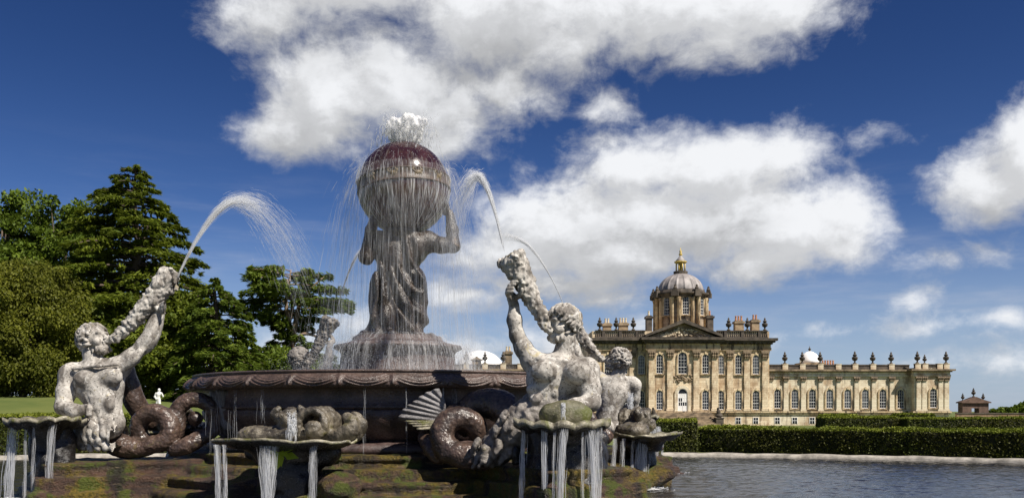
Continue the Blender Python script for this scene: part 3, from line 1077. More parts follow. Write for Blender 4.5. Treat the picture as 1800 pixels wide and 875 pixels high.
    b = MB(); b.lathe([(0.2, dz(450.5)), (0.42, dz(447.5)), (0.2, dz(445)), (0.3, dz(442)), (0.1, dz(440)), (0.06, dz(436))], 12, dc); b.build('finial', M['gold'], ln, True)
    # chimneys and urns on the roof
    um = urn_mesh(1.25)

    def chimney(px, w, z0, z1, y, pots, mat=None):
        b = MB()
        b.box(-w, w, -0.8, 0.8, z0, z1 - 0.9); b.box(-w - 0.2, w + 0.2, -1.0, 1.0, z1 - 0.898, z1 - 0.5); b.box(-w * 0.9, w * 0.9, -0.75, 0.75, z1 - 0.498, z1 - 0.3)
        o = b.build('chimney', mat or M['sootmid'], H)
        o.location = (hx(px), y, 0)
        b = MB()
        for i in range(pots):
            x = (i - (pots - 1) / 2) * 0.55
            b.lathe([(0.22, z1 - 0.298), (0.17, z1 + 0.5), (0.22, z1 + 0.52), (0.2, z1 + 0.65)], 8, (x, 0, 0))
        b.build('chimney_pots', M['terra'] if px > 1250 else M['wing'], o)
    chimney(1070, 0.8, hz(592), hz(563), 3, 2); chimney(1099, 0.9, hz(592), hz(562), 3, 3)
    chimney(1144, 0.55, hz(592), hz(550), 2.5, 1, M['soot']); chimney(1256, 0.6, hz(592), hz(548), 4, 1, M['soot'])
    chimney(1306, 0.85, hz(592), hz(558), 3, 3); chimney(1335, 0.75, hz(592), hz(556), 3, 2)
    for px in (1054, 1083, 1113, 1281, 1314, 1345):
        o = link('urn', um, M['soot'], H)
        o.location = (hx(px), -0.05, hz(580.5))
    # right wing: pilasters, windows, entablature, parapet
    wf, wg, ws = window_meshes(1.35, 3.75)
    for px in (1370, 1401, 1432, 1463, 1495, 1526.5, 1558, 1590):
        win(px, hz(717), 1.0, (wf, wg, ws))
    win(1640, hz(716), -0.9, (wf, wg, ws))
    wp = MB(); wp.box(-0.46, 0.46, -0.28, -0.004, hz(725) + .34, hz(669)); wp.box(-0.58, 0.58, -0.36, -0.004, hz(725) + .34, hz(725) + 0.7); wp_me = wp.mesh('pilaster')
    wc = MB(); z0, z1 = hz(669), hz(661.5)
    wc.prism([(-0.44, z0), (0.44, z0), (0.68, z1), (-0.68, z1)], -0.5, -0.006)
    for kx in (-1, 0, 1):
        wc.lathe([(0.02, -0.24), (0.15, -0.1), (0.18, 0.12), (0.04, 0.24)], 6, (kx * 0.34, -0.5, (z0 + z1) / 2 + 0.05))
    wc_me = wc.mesh('capital')
    for px in (1358, 1385, 1416, 1447, 1479, 1511, 1542, 1574, 1614, 1624, 1653, 1663.5):
        o = link('pilaster', wp_me, M['wing'], H)
        o.location = (hx(px), -0.9 if px > 1607 else 1.0, 0)
        link('capital', wc_me, M['sootmid'], o)
    for (x0, x1, yf) in ((1353.6, 1606.9, 1.0), (1607, 1668, -0.9), (787.1, 1040.4, 1.0), (726, 787, -0.9)):
        course('architrave', x0, x1, yf, [(hz(661.5), hz(658), 0.3), (hz(658) + .002, hz(653.5), 0.2)], M['wing'])
        course('cornice', x0, x1, yf, [(hz(653.5) + .003, hz(651.5), 0.5), (hz(651.5) + .003, hz(648.5), 0.95)], M['sootmid'])
    for (x0, x1, yf) in ((1354, 1606, 0.9), (1608, 1667, -1.0), (788, 1040, 0.9), (727, 786, -1.0)):
        b = MB()
        b.box(hx(x0), hx(x1), yf + 0.1, yf + 0.6, hz(648.5) + .003, hz(641.5)); b.box(hx(x0), hx(x1), yf, yf + 0.7, hz(641.5) + .002, hz(639.5))
        b.build('parapet', M['soot'], H)
    dies = [1384, 1415, 1447, 1479, 1509, 1541, 1574, 1613, 1626, 1652, 1664]
    for s in (1, -1):
        for px in dies:
            q = px if s > 0 else 2394 - px
            yf = -1.0 if abs(q - 1197) > 410 else 0.9
            b = MB(); b.box(-0.55, 0.55, -0.08, 0.62, hz(648.5) + .004, hz(639.6)); b.box(-0.62, 0.62, -0.14, 0.68, hz(639.6) + .002, hz(638.5))
            o = b.build('parapet_block', M['wing'], H)
            o.location = (hx(q), yf, 0)
            if px in (1479, 1652):
                continue
            u = link('urn', um, M['soot'], H)
            u.location = (hx(q), yf + 0.3, hz(638.5))
            sc = 0.7 if px == 1626 else 0.95
            u.scale = (sc, sc, sc)
    o = link('urn', um, M['soot'], H); o.location = (hx(1509), 1.2, hz(638.5))
    # little white cupola behind the wing, and its chimneys
    b = MB(); b.box(-2.4, 2.4, -2.4, 2.4, hz(650), hz(632)); c = b.build('cupola', M['sootmid'], H); c.location = (hx(1462), 12, 0)
    z = hz(633)
    b = MB(); b.lathe([(2.0, z), (2.02, z + 0.6), (1.85, z + 1.3), (1.4, z + 2.0), (0.7, z + 2.45), (0.25, z + 2.6)], 20); b.build('cupola_roof', M['whiteroof'], c, True)
    b = MB(); b.lathe([(0.2, z + 2.55), (0.2, z + 2.8), (0.34, z + 3.0), (0.1, z + 3.3), (0.03, z + 3.7)], 8); b.build('finial', M['soot'], c, True)
    chimney(1490, 1.6, hz(645), hz(633.5), 10, 5)
    # white dome and chimney over the far wing
    b = MB(); z = hz(643)
    b.lathe([(4.9, z - 1), (4.9, z + 0.25), (4.55, z + 1.2), (3.9, z + 2.1), (2.9, z + 2.9), (1.6, z + 3.45), (0.4, z + 3.65)], 40)
    o = b.build('white_dome', M['whiteroof'], H, True); o.location = (hx(843), 10, 0)
    b = MB(); b.box(-8.5, 7.5, 4.5, 16, hz(655), hz(640.5)); o = b.build('attic_wall', M['wing'], H); o.location = (hx(843), 0, 0)
    chimney(894, 0.75, hz(648), hz(613), 3, 2)
    b = MB(); b.box(-0.9, 0.9, 2, 4, hz(655), hz(632)); b.box(-1.2, 1.2, 1.8, 4.2, hz(632) + .002, hz(630.5)); b.lathe([(1.1, hz(630.5)), (0.3, hz(627)), (0.1, hz(625))], 4, (0, 3, 0))
    o = b.build('roof_turret', M['sootmid'], H); o.location = (hx(838), 0, 0)
    return H


build_house()


# ------------------------------------------------------------------ gate, wall to the right
def build_right_end():
    Y = 186.0
    s = Y / F
    def X(px): return (px - 900) * s
    def Z(py): return CAMZ + (HOR - py) * s
    b = MB(); b.box(X(1669), X(1960), Y - 3, Y - 2.4, -2.0, Z(727)); b.build('wall', M['brick'])
    w = col.objects[-1]
    tag(w, 'long low red brown stone garden wall running right from the house wing', 'wall')
    w.name = 'garden_wall'
    b = MB(); b.box(X(1669), X(1960), Y - 3.12, Y - 2.28, Z(727) + .003, Z(725)); b.build('coping', M['soot'], w)
    g = empty('stone_gateway', (X(1715) * (Y + 8) / Y, Y + 8, -1.5), 'small dark pedimented stone gateway with three urns beyond the garden wall', 'gateway')
    q = (Y + 8) / Y
    def lx(px): return (px - 1715) * s * q
    def lz(py): return CAMZ + (HOR - py) * s * q + 1.5
    b = MB()
    b.box(lx(1692), lx(1708), 0, 2, 0, lz(708)); b.box(lx(1721), lx(1738), 0, 2, 0, lz(708)); b.box(lx(1708), lx(1721), 0.002, 2, lz(717), lz(708))
    b.build('wall', M['darkstone'], g)
    b = MB(); b.prism([(lx(1689), lz(708) + .003), (lx(1741), lz(708) + .003), (lx(1741), lz(706)), (lx(1728), lz(702)), (lx(1715), lz(697)), (lx(1702), lz(702)), (lx(1689), lz(706))], -0.4, 2.2)
    b.build('pediment', M['darkstone'], g)
    um = urn_mesh(0.95)
    for px, py, sc in ((1696, 704, 0.85), (1715, 697, 1.0), (1732, 704, 0.85)):
        o = link('urn', um, M['soot'], g); o.location = (lx(px), 0.9, lz(py)); o.scale = (sc,) * 3


build_right_end()

# ------------------------------------------------------------------ foliage
def unit(a):
    return a / np.maximum(np.linalg.norm(a, axis=-1, keepdims=True), 1e-9)


def cards(C, U, V, su, sv):
    """rhombic leaf cards; returns vertices and quads"""
    su = np.broadcast_to(np.asarray(su, float), (len(C),))[:, None]
    sv = np.broadcast_to(np.asarray(sv, float), (len(C),))[:, None]
    vs = np.stack([C + U * su, C + V * sv, C - U * su, C - V * sv], 1).reshape(-1, 3)
    return vs, np.arange(len(vs)).reshape(-1, 4)


def rand_dirs(rng, n):
    return unit(rng.normal(size=(n, 3)))


def conifer(name, label, px, py_top, Y, H, spread, mat, seed, bark=None, n_b=90, t0=0.12, prof=None, droop=0.18, card=(0.42, 0.13), per=230,
            lean=0.0, skew=0.0, flat=0.10, lean_trunk=None, limbs=()):
    rng = np.random.default_rng(seed)
    x0 = (px - 900) / F * Y
    zb = float(ground_z(x0, Y))
    T = empty(name, (x0, Y, zb), label, 'tree')
    b = MB()
    nt = 9
    wob = rng.normal(size=(nt, 2)) * 0.012 * H
    wob[0] = 0
    tp = [np.array((wob[i, 0] + lean * H * (i / (nt - 1)) ** 1.5, wob[i, 1], H * 0.97 * i / (nt - 1))) for i in range(nt)]
    rr = [H * 0.030 * (1 - 0.93 * i / (nt - 1)) + 0.03 for i in range(nt)]
    b.tube(tp, rr, 9)

    def trunk(t):
        f = t * (nt - 1)
        i = min(int(f), nt - 2)
        return tp[i] + (tp[i + 1] - tp[i]) * (f - i)
    CC, UU, VV, SU = [], [], [], []
    for k in range(n_b):
        t = t0 + (1 - t0) * ((k + rng.random()) / n_b) ** 0.92
        a = k * 2.399963 + rng.normal() * 0.35
        L = spread * prof(t) * rng.uniform(0.72, 1.12)
        L *= 1.0 + 0.12 * math.sin(a * 2 + seed) - skew * math.cos(a)
        if L < 0.3:
            L = 0.3
        d = np.array((math.cos(a), math.sin(a), 0))
        side = np.array((-d[1], d[0], 0))
        o = trunk(min(t, 0.999))
        rise = rng.uniform(0.02, 0.16) * (1 - 0.5 * t)

        def pt(s):
            s = np.asarray(s)[..., None]
            return o + d * L * s + np.array((0, 0, 1)) * (L * (rise * np.sin(s * 2.2) - droop * s ** 2.2))
        sg = np.linspace(0, 0.93, 6)
        b.tube(list(pt(sg)), list(np.maximum(H * 0.0065 * (1 - 0.8 * sg) * (0.4 + L / spread * 0.8), 0.015)), 5)
        m = int(per * (L / spread) ** 1.1) + 16
        # lateral twigs carry the foliage, so that tufts and gaps form
        ntw = max(5, int(L * 5.0))
        ts = rng.uniform(0.18, 1.0, ntw)
        tl = L * 0.36 * np.sin(np.clip(ts, 0, 1) ** 0.7 * PI * 0.86 + 0.25) * rng.uniform(0.6, 1.1, ntw)
        sgn = rng.choice([-1, 1], ntw)
        w = rng.integers(0, ntw, m)
        f = rng.random(m) ** 0.75
        tdir = unit(d[None] * 0.75 + side[None] * sgn[w][:, None] * rng.uniform(0.55, 1.0, ntw)[w][:, None])
        c = pt(ts[w]) + tdir * (tl[w] * f)[:, None]
        c[:, 2] += rng.normal(size=m) * flat * (0.5 + 0.08 * L) - 0.16 * f * tl[w]
        u = unit(tdir + rng.normal(size=(m, 3)) * 0.30 + np.array((0, 0, -0.22)))
        v = unit(np.cross(u, unit(np.array((0, 0, 1.0)) + rng.normal(size=(m, 3)) * 0.45)))
        CC.append(c); UU.append(u); VV.append(v); SU.append(rng.uniform(0.6, 1.25, m))
    for (pts, r0, r1) in limbs:
        q = catmull([np.array(p, float) for p in pts], 4)
        b.tube(list(q), list(np.linspace(r0, r1, len(q))), 7)
    b.build('trunk', bark or M['bark'], T, True)
    C, U, V, S = map(np.concatenate, (CC, UU, VV, SU))
    vs, fs = cards(C, U, V, card[0] * S, card[1] * S)
    link('crown', np_mesh('crown', vs, fs), mat, T)
    return T


def broadleaf(name, label, px, Y, H, rad, mat, seed, nclump=160, per=170, size=0.2, crown=(0.3, 1.0), squash=1.0, droop=0.0, clump=0.2, inner=0.45, cat='tree', trunk=True):
    rng = np.random.default_rng(seed)
    x0 = (px - 900) / F * Y
    zb = float(ground_z(x0, Y))
    T = empty(name, (x0, Y, zb), label, cat)
    z0, z1 = H * crown[0], H * crown[1]
    cz, rz = (z0 + z1) / 2, (z1 - z0) / 2
    dr = rand_dirs(rng, nclump)
    rr = rng.uniform(inner, 0.92, nclump) ** 0.6
    lump = 0.78 + 0.45 * vnoise(dr * 2.1 + 7 + seed, seed)
    cc = dr * (rr * lump)[:, None] * np.array((rad, rad * squash, rz)) + np.array((0, 0, cz))
    b = MB()
    if trunk:
        b.tube([(0, 0, 0), (0.1, 0, H * 0.25), (0, 0.1, H * 0.5), (0.1, 0, H * 0.8)], [H * 0.028, H * 0.02, H * 0.013, 0.05], 8)
        for i in range(0, nclump, 5):
            h = rng.uniform(0.25, 0.6) * H
            p0 = np.array((0, 0, h))
            b.tube([p0, p0 * 0.5 + cc[i] * 0.5 + (0, 0, 0.2), cc[i]], [H * 0.008, H * 0.005, 0.02], 5)
        b.build('trunk', M['bark'], T, True)
    cr = rad * clump * rng.uniform(0.6, 1.3, nclump)
    w = np.repeat(np.arange(nclump), per)
    n = len(w)
    d = rand_dirs(rng, n)
    rad_l = rng.random(n) ** 0.45
    C = cc[w] + d * (cr[w] * rad_l)[:, None] * np.array((1.15, 1.15, 0.8))
    C[:, 2] -= droop * rng.random(n) * cr[w] * 1.5
    U = unit(d + rng.normal(size=(n, 3)) * 0.7 + np.array((0, 0, -0.3 - droop)))
    V = unit(np.cross(U, rand_dirs(rng, n)))
    S = rng.uniform(0.6, 1.3, n)
    vs, fs = cards(C, U, V, size * S, size * 0.55 * S)
    link('crown', np_mesh('crown', vs, fs), mat, T)
    return T


def prof_cedar(t):
    # wide skirt, long middle tiers and a narrow broken top
    return float(np.interp(t, [0.1, 0.25, 0.45, 0.6, 0.72, 0.82, 0.9, 1.0], [0.85, 1.0, 0.98, 0.86, 0.70, 0.52, 0.36, 0.08]))


def prof_cone(t):
    return float(np.interp(t, [0.0, 0.1, 0.5, 0.85, 1.0], [1.0, 1.0, 0.72, 0.2, 0.03]))


def prof_small(t):
    return float(np.interp(t, [0.0, 0.3, 0.6, 0.8, 0.92, 0.96, 1.0], [1.0, 1.0, 0.92, 0.62, 0.28, 0.06, 0.02]))


def prof_leb(t):
    return float(np.interp(t, [0.1, 0.25, 0.45, 0.55, 0.72, 0.80, 0.93, 1.0], [0.9, 0.95, 0.45, 0.35, 0.85, 1.0, 0.75, 0.3]))


def build_trees():
    Y = 72.0
    s = Y / F
    conifer('cedar_tree', 'tallest dark green cedar with layered boughs and a narrow top behind the left statue', 236, 280, Y,
            (722 - 279) * s + CAMZ - float(ground_z((236 - 900) * s, Y)), 7.6, M['cedar'], 11, skew=0.16, n_b=135, prof=prof_cedar, per=1000, card=(0.30, 0.075), t0=0.10)
    Y = 66.0; s = Y / F
    conifer('conifer_tree', 'small pointed conifer with bare leading shoot between the two big cedars', 380, 480, Y,
            (722 - 482) * s + CAMZ - float(ground_z((380 - 900) * s, Y)), 3.9, M['cedar2'], 23, n_b=95, prof=prof_small, per=760, card=(0.23, 0.065), droop=0.25, t0=0.05)
    Y = 78.0; s = Y / F
    h = (722 - 466) * s + CAMZ - float(ground_z((512 - 900) * s, Y))
    conifer('flat_topped_cedar', 'flat topped cedar with pale bare limbs showing, nearest the stone globe', 512, 462, Y, h, 5.9, M['cedar2'], 37, bark=M['palebark'],
            n_b=68, prof=prof_leb, per=860, card=(0.29, 0.075), droop=0.05, t0=0.18, flat=0.16,
            limbs=[([(0, 0, h * .42), (0.5, -.3, h * .62), (1.1, -.3, h * .78), (3.0, -.2, h * .93)], 0.30, 0.06),
                   ([(0, 0, h * .5), (-.3, -.5, h * .7), (-.2, -.5, h * .9)], 0.26, 0.07),
                   ([(0, 0, h * .45), (1.2, -.6, h * .52), (2.4, -.6, h * .5), (3.6, -.3, h * .46)], 0.2, 0.05)])
    Y = 88.0; s = Y / F
    broadleaf('leafy_tree', 'bright green broadleaf tree at the far left edge, its round crown standing clear', 2, Y, (722 - 325) * s - 1.2, 4.9, M['broad'], 5, nclump=210, per=230, size=0.2, crown=(0.18, 1.0))
    broadleaf('leafy_tree', 'yellow green broadleaf tree showing between the far left tree and the tallest cedar', 112, 90, (722 - 366) * 90 / F - 1.0, 5.0, M['broad'], 15, nclump=190, per=210, size=0.19, crown=(0.1, 1.0))
    Y = 62.0; s = Y / F
    broadleaf('drooping_bush', 'big olive brown drooping bush below the trees at the left edge', 40, Y, (722 - 452) * s + 1.4 - 2.2, 4.2, M['olive'], 8, nclump=280, per=420, size=0.105, crown=(0.0, 1.0), droop=0.7, clump=0.2, cat='bush')
    broadleaf('dark_yew', 'dark round yew bush at the foot of the tallest cedar behind the left statue', 215, 68, 7.6, 3.9, M['cedar'], 9, nclump=170, per=220, size=0.17, crown=(0.0, 1.0), cat='bush')
    broadleaf('dark_yew', 'dark yew bush between the small pointed conifer and the tallest cedar', 318, 71, 8.4, 3.2, M['cedar'], 19, nclump=150, per=200, size=0.17, crown=(0.0, 1.0), cat='bush')
    broadleaf('dark_yew', 'dark yew bush low behind the bowl between the small conifer and the flat topped cedar', 462, 76, 5.0, 4.2, M['cedar2'], 29, nclump=140, per=180, size=0.17, crown=(0.0, 1.0), cat='bush')
    for i, (px, hh, rd, lab) in enumerate(((1765, 2.0, 2.6, 'small round tree just right of the stone gateway'), (1790, 2.4, 2.6, 'small tree at the right edge beyond the garden wall'), (1812, 3.6, 3.0, 'taller tree cut by the right edge beyond the garden wall'))):
        broadleaf('distant_tree', lab, px, 230, hh + 1.9, rd, M['broad'], 50 + i, nclump=60, per=70, size=0.36, crown=(0.25, 1.0))


build_trees()


# ------------------------------------------------------------------ clipped hedges along the pool and beyond
def hedge(label, pts, width, z0, z1, seed, dens_=800, size=0.040, dark=False):
    rng = np.random.default_rng(seed)
    pts = [np.array(p, float) for p in pts]
    H = empty('hedge', (pts[0][0], pts[0][1], z0), label, 'hedge', 'clipped hedges')
    base = np.array((pts[0][0], pts[0][1], z0))
    C, N = [], []
    core = MB()
    for i in range(len(pts) - 1):
        a, b = pts[i], pts[i + 1]
        d = b - a
        L = np.linalg.norm(d)
        d = d / L
        nrm = np.array((d[1], -d[0]))        # towards the camera side
        for (face, area) in (('front', L * (z1 - z0)), ('top', L * width), ('back', L * (z1 - z0) * .3)):
            n = int(area * dens_ * (1.6 if face == 'top' else 1.0))
            s = rng.random(n)
            t = rng.random(n)
            p = np.zeros((n, 3))
            xy = a + d * (s * L)[:, None]
            if face == 'top':
                xy = xy - nrm * (t * width)[:, None]
                p[:, 2] = z1
                nn = np.array((0, 0, 1.0))
            else:
                if face == 'back':
                    xy = xy - nrm * width
                p[:, 2] = z0 + t * (z1 - z0)
                nn = np.array((nrm[0], nrm[1], 0)) * (1 if face == 'front' else -1)
            p[:, :2] = xy
            bump = (vnoise(p * 1.3, seed) - 0.5) * 0.11 + (vnoise(p * .5, seed + 3) - 0.5) * 0.08 + (vnoise(p * 4.0, seed + 1) - 0.5) * 0.10
            p = p + nn * (bump + rng.normal(size=n) * 0.025)[:, None]
            C.append(p); N.append(np.tile(nn, (n, 1)))
        for e in ((a, -d), (b, d)):
            n = int(width * (z1 - z0) * dens_)
            t, q = rng.random(n), rng.random(n)
            p = np.zeros((n, 3))
            p[:, :2] = e[0] - nrm * (t * width)[:, None]
            p[:, 2] = z0 + q * (z1 - z0)
            C.append(p); N.append(np.tile(np.array((e[1][0], e[1][1], 0)), (n, 1)))
        ins = 0.07
        a2, b2 = a - nrm * ins - base[:2], b - nrm * ins - base[:2]
        w2 = nrm * (width - 2 * ins)
        q = [a2, b2, b2 - w2, a2 - w2]
        core.add([(x, y, 0) for x, y in q] + [(x, y, z1 - z0 - ins) for x, y in q], [(0, 3, 2, 1), (4, 5, 6, 7), (0, 1, 5, 4), (1, 2, 6, 5), (2, 3, 7, 6), (3, 0, 4, 7)])
    C, N = np.concatenate(C) - base, np.concatenate(N)
    n = len(C)
    topm = (N[:, 2] > .5) | (C[:, 2] > z1 - z0 - .05)  # upper leaves take the colour with sunlight painted in
    U = unit(N * 0.5 + rng.normal(size=(n, 3)))
    V = unit(np.cross(U, rand_dirs(rng, n)))
    S = rng.uniform(0.6, 1.4, n)
    vs, fs = cards(C, U, V, size * S, size * 0.6 * S)
    core.build('branches', M['hedgecore'], H)
    q = vs.reshape(-1, 4, 3)
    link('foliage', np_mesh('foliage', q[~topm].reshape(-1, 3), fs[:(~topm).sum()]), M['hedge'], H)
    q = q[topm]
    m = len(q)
    link('sunlit_top', np_mesh('sunlit_top', q.reshape(-1, 3), fs[:m]), M['hedgetop'], H)


def ray(px, Y):
    return ((px - 900) / F * Y, Y)


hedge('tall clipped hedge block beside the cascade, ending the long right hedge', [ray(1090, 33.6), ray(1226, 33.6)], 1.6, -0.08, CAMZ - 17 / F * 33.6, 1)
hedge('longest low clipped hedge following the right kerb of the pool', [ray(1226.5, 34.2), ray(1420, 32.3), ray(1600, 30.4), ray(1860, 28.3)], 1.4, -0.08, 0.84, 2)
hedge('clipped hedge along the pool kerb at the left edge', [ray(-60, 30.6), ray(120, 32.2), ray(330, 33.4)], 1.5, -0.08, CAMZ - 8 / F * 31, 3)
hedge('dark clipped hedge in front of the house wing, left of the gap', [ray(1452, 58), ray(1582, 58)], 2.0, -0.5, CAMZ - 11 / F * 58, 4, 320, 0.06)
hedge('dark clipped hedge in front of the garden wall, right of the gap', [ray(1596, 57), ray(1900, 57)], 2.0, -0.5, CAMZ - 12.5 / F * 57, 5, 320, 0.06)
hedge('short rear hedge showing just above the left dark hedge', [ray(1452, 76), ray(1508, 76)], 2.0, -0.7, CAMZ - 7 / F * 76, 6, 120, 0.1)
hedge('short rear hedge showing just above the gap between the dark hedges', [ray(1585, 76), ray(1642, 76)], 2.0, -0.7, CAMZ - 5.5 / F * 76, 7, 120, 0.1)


def build_garden_statue():
    x, y = ray(278, 60)
    z = CAMZ + (HOR - 718) / F * 60
    o = empty('garden_statue', (x, y, z - 1.0), 'small white marble standing figure on a plinth in front of the dark trees', 'statue')
    b = MB(); b.box(-0.3, 0.3, -0.3, 0.3, -0.6, 0.9); b.box(-0.36, 0.36, -0.36, 0.36, 0.902, 1.0); b.build('plinth', M['marble'], o)
    s = Sculpt((-0.6, -0.4, 0.9), (0.6, 0.4, 2.5), 0.03)
    s.cap((-.09, 0, 1.02), (-.07, 0, 1.35), .06, .08); s.cap((-.07, 0, 1.35), (-.05, 0, 1.62), .08, .11)
    s.cap((.10, -.05, 1.02), (.12, -.06, 1.33), .06, .08); s.cap((.12, -.06, 1.33), (.05, 0, 1.62), .08, .11)
    s.ell((0, 0, 1.66), (.16, .11, .12)); s.cap((0, 0, 1.68), (.03, 0, 1.95), .12, .15); s.ell((.04, 0, 1.98), (.2, .11, .12))
    s.cap((.05, 0, 2.05), (.06, 0, 2.15), .06, .06); s.ell((.07, -.01, 2.24), (.09, .1, .12))
    s.cap((.22, 0, 2.02), (.34, -.05, 1.82), .06, .05); s.cap((.34, -.05, 1.82), (.28, -.12, 2.02), .05, .04)
    s.cap((-.14, 0, 2.02), (-.2, -.05, 1.78), .06, .05); s.cap((-.2, -.05, 1.78), (-.08, -.14, 1.64), .05, .04)
    s.cap((.02, .08, 1.1), (.0, .1, 1.6), .1, .1)
    f = link('figure', s.mesh('figure', [(0.01, 12, 1)]), M['marble'], o)


build_garden_statue()

# ------------------------------------------------------------------ the fountain
FC = np.array((CX, CY, 0.0))
TA = [R(-147.6), R(-57.6), R(32.4), R(122.4)]          # the four tritons round the bowl
SA = [R(-102.6), R(-12.6), R(77.4), R(167.4)]          # the four shells between them


def polar(a, r, z=0.0):
    return np.array((CX + r * math.cos(a), CY + r * math.sin(a), z))


def build_plinth():
    s = Sculpt((CX - 8.3, CY - 8.3, -0.6), (CX + 8.3, CY + 8.3, 1.0), 0.055)
    for a in TA:
        for (r1, hw, z0, z1) in ((7.05, 0.82, 0.49, 0.58), (6.98, 0.76, 0.30, 0.50), (7.18, 0.98, 0.08, 0.34), (7.30, 1.10, -0.55, 0.10), (7.42, 1.22, -0.55, -0.06)):
            s.rbox((CX + r1 / 2 * math.cos(a), CY + r1 / 2 * math.sin(a), (z0 + z1) / 2), (r1 / 2, hw, (z1 - z0) / 2), a, 0.03, 0.02)
    for (r, z0, z1) in ((4.45, 0.62, 0.72), (4.38, 0.3, 0.66), (4.80, 0.1, 0.50), (5.15, 0.22, 0.30), (5.09, 0.0, 0.25), (5.5, -0.55, 0.10)):
        s.disc(FC, r, z0, z1, 0.03, 0.02)
    rng = random.Random(4)
    for a in SA + TA:                                       # mossy boulders under each shell
        rr = 5.35 if a in SA else 6.2
        for i in range(9 if a in SA else 4):
            p = polar(a + rng.uniform(-.20, .20), rr + rng.uniform(-.5, .35), 0.1 + rng.uniform(-.1, .22))
            s.ell(p, (rng.uniform(.2, .42), rng.uniform(.2, .4), rng.uniform(.16, .34)), 0.1)
    me = s.mesh('plinth', [(0.010, 2.5, 1), (0.010, 9.0, 2)], FC)
    o = link('stepped_plinth', me, M['plinth'])
    o.location = FC
    tag(o, 'stepped brown stone base of the fountain, streaked with green and ochre moss', 'fountain base')


def fan_mesh(pts_in, pts_out, thick=0.06, ribs=9, relief=0.05):
    """a ribbed fin spread between an inner and an outer edge (each a list of points)"""
    n = ribs * 6
    a, b = catmull(pts_in, 8), catmull(pts_out, 8)
    ia, ib = np.linspace(0, len(a) - 1, n + 1), np.linspace(0, len(b) - 1, n + 1)
    A = np.stack([np.interp(ia, np.arange(len(a)), a[:, k]) for k in range(3)], 1)
    B = np.stack([np.interp(ib, np.arange(len(b)), b[:, k]) for k in range(3)], 1)
    m = 8
    V = []
    for side in (-1, 1):
        for j in range(m + 1):
            t = j / m
            for i in range(n + 1):
                sc = 1 + 0.06 * abs(math.sin(PI * i / 6)) * t
                p = A[i] + (B[i] - A[i]) * t * sc
                off = (side * thick * (1 - 0.6 * t) + relief * math.sin(PI * i / 6) ** 2 * t)
                V.append(p + np.array((0, -1, 0)) * off)
    Fc = []
    w = n + 1
    N1 = (m + 1) * w
    for j in range(m):
        for i in range(n):
            q = j * w + i
            Fc += [(q, q + 1, q + w + 1, q + w), (N1 + q, N1 + q + w, N1 + q + w + 1, N1 + q + 1)]
    for j in range(m):
        Fc += [(j * w, (j + 1) * w, N1 + (j + 1) * w, N1 + j * w), (j * w + n, N1 + j * w + n, N1 + (j + 1) * w + n, (j + 1) * w + n)]
    for i in range(n):
        Fc += [(i, N1 + i, N1 + i + 1, i + 1), (m * w + i, m * w + i + 1, N1 + m * w + i + 1, N1 + m * w + i)]
    return np.array(V), np.array(Fc)


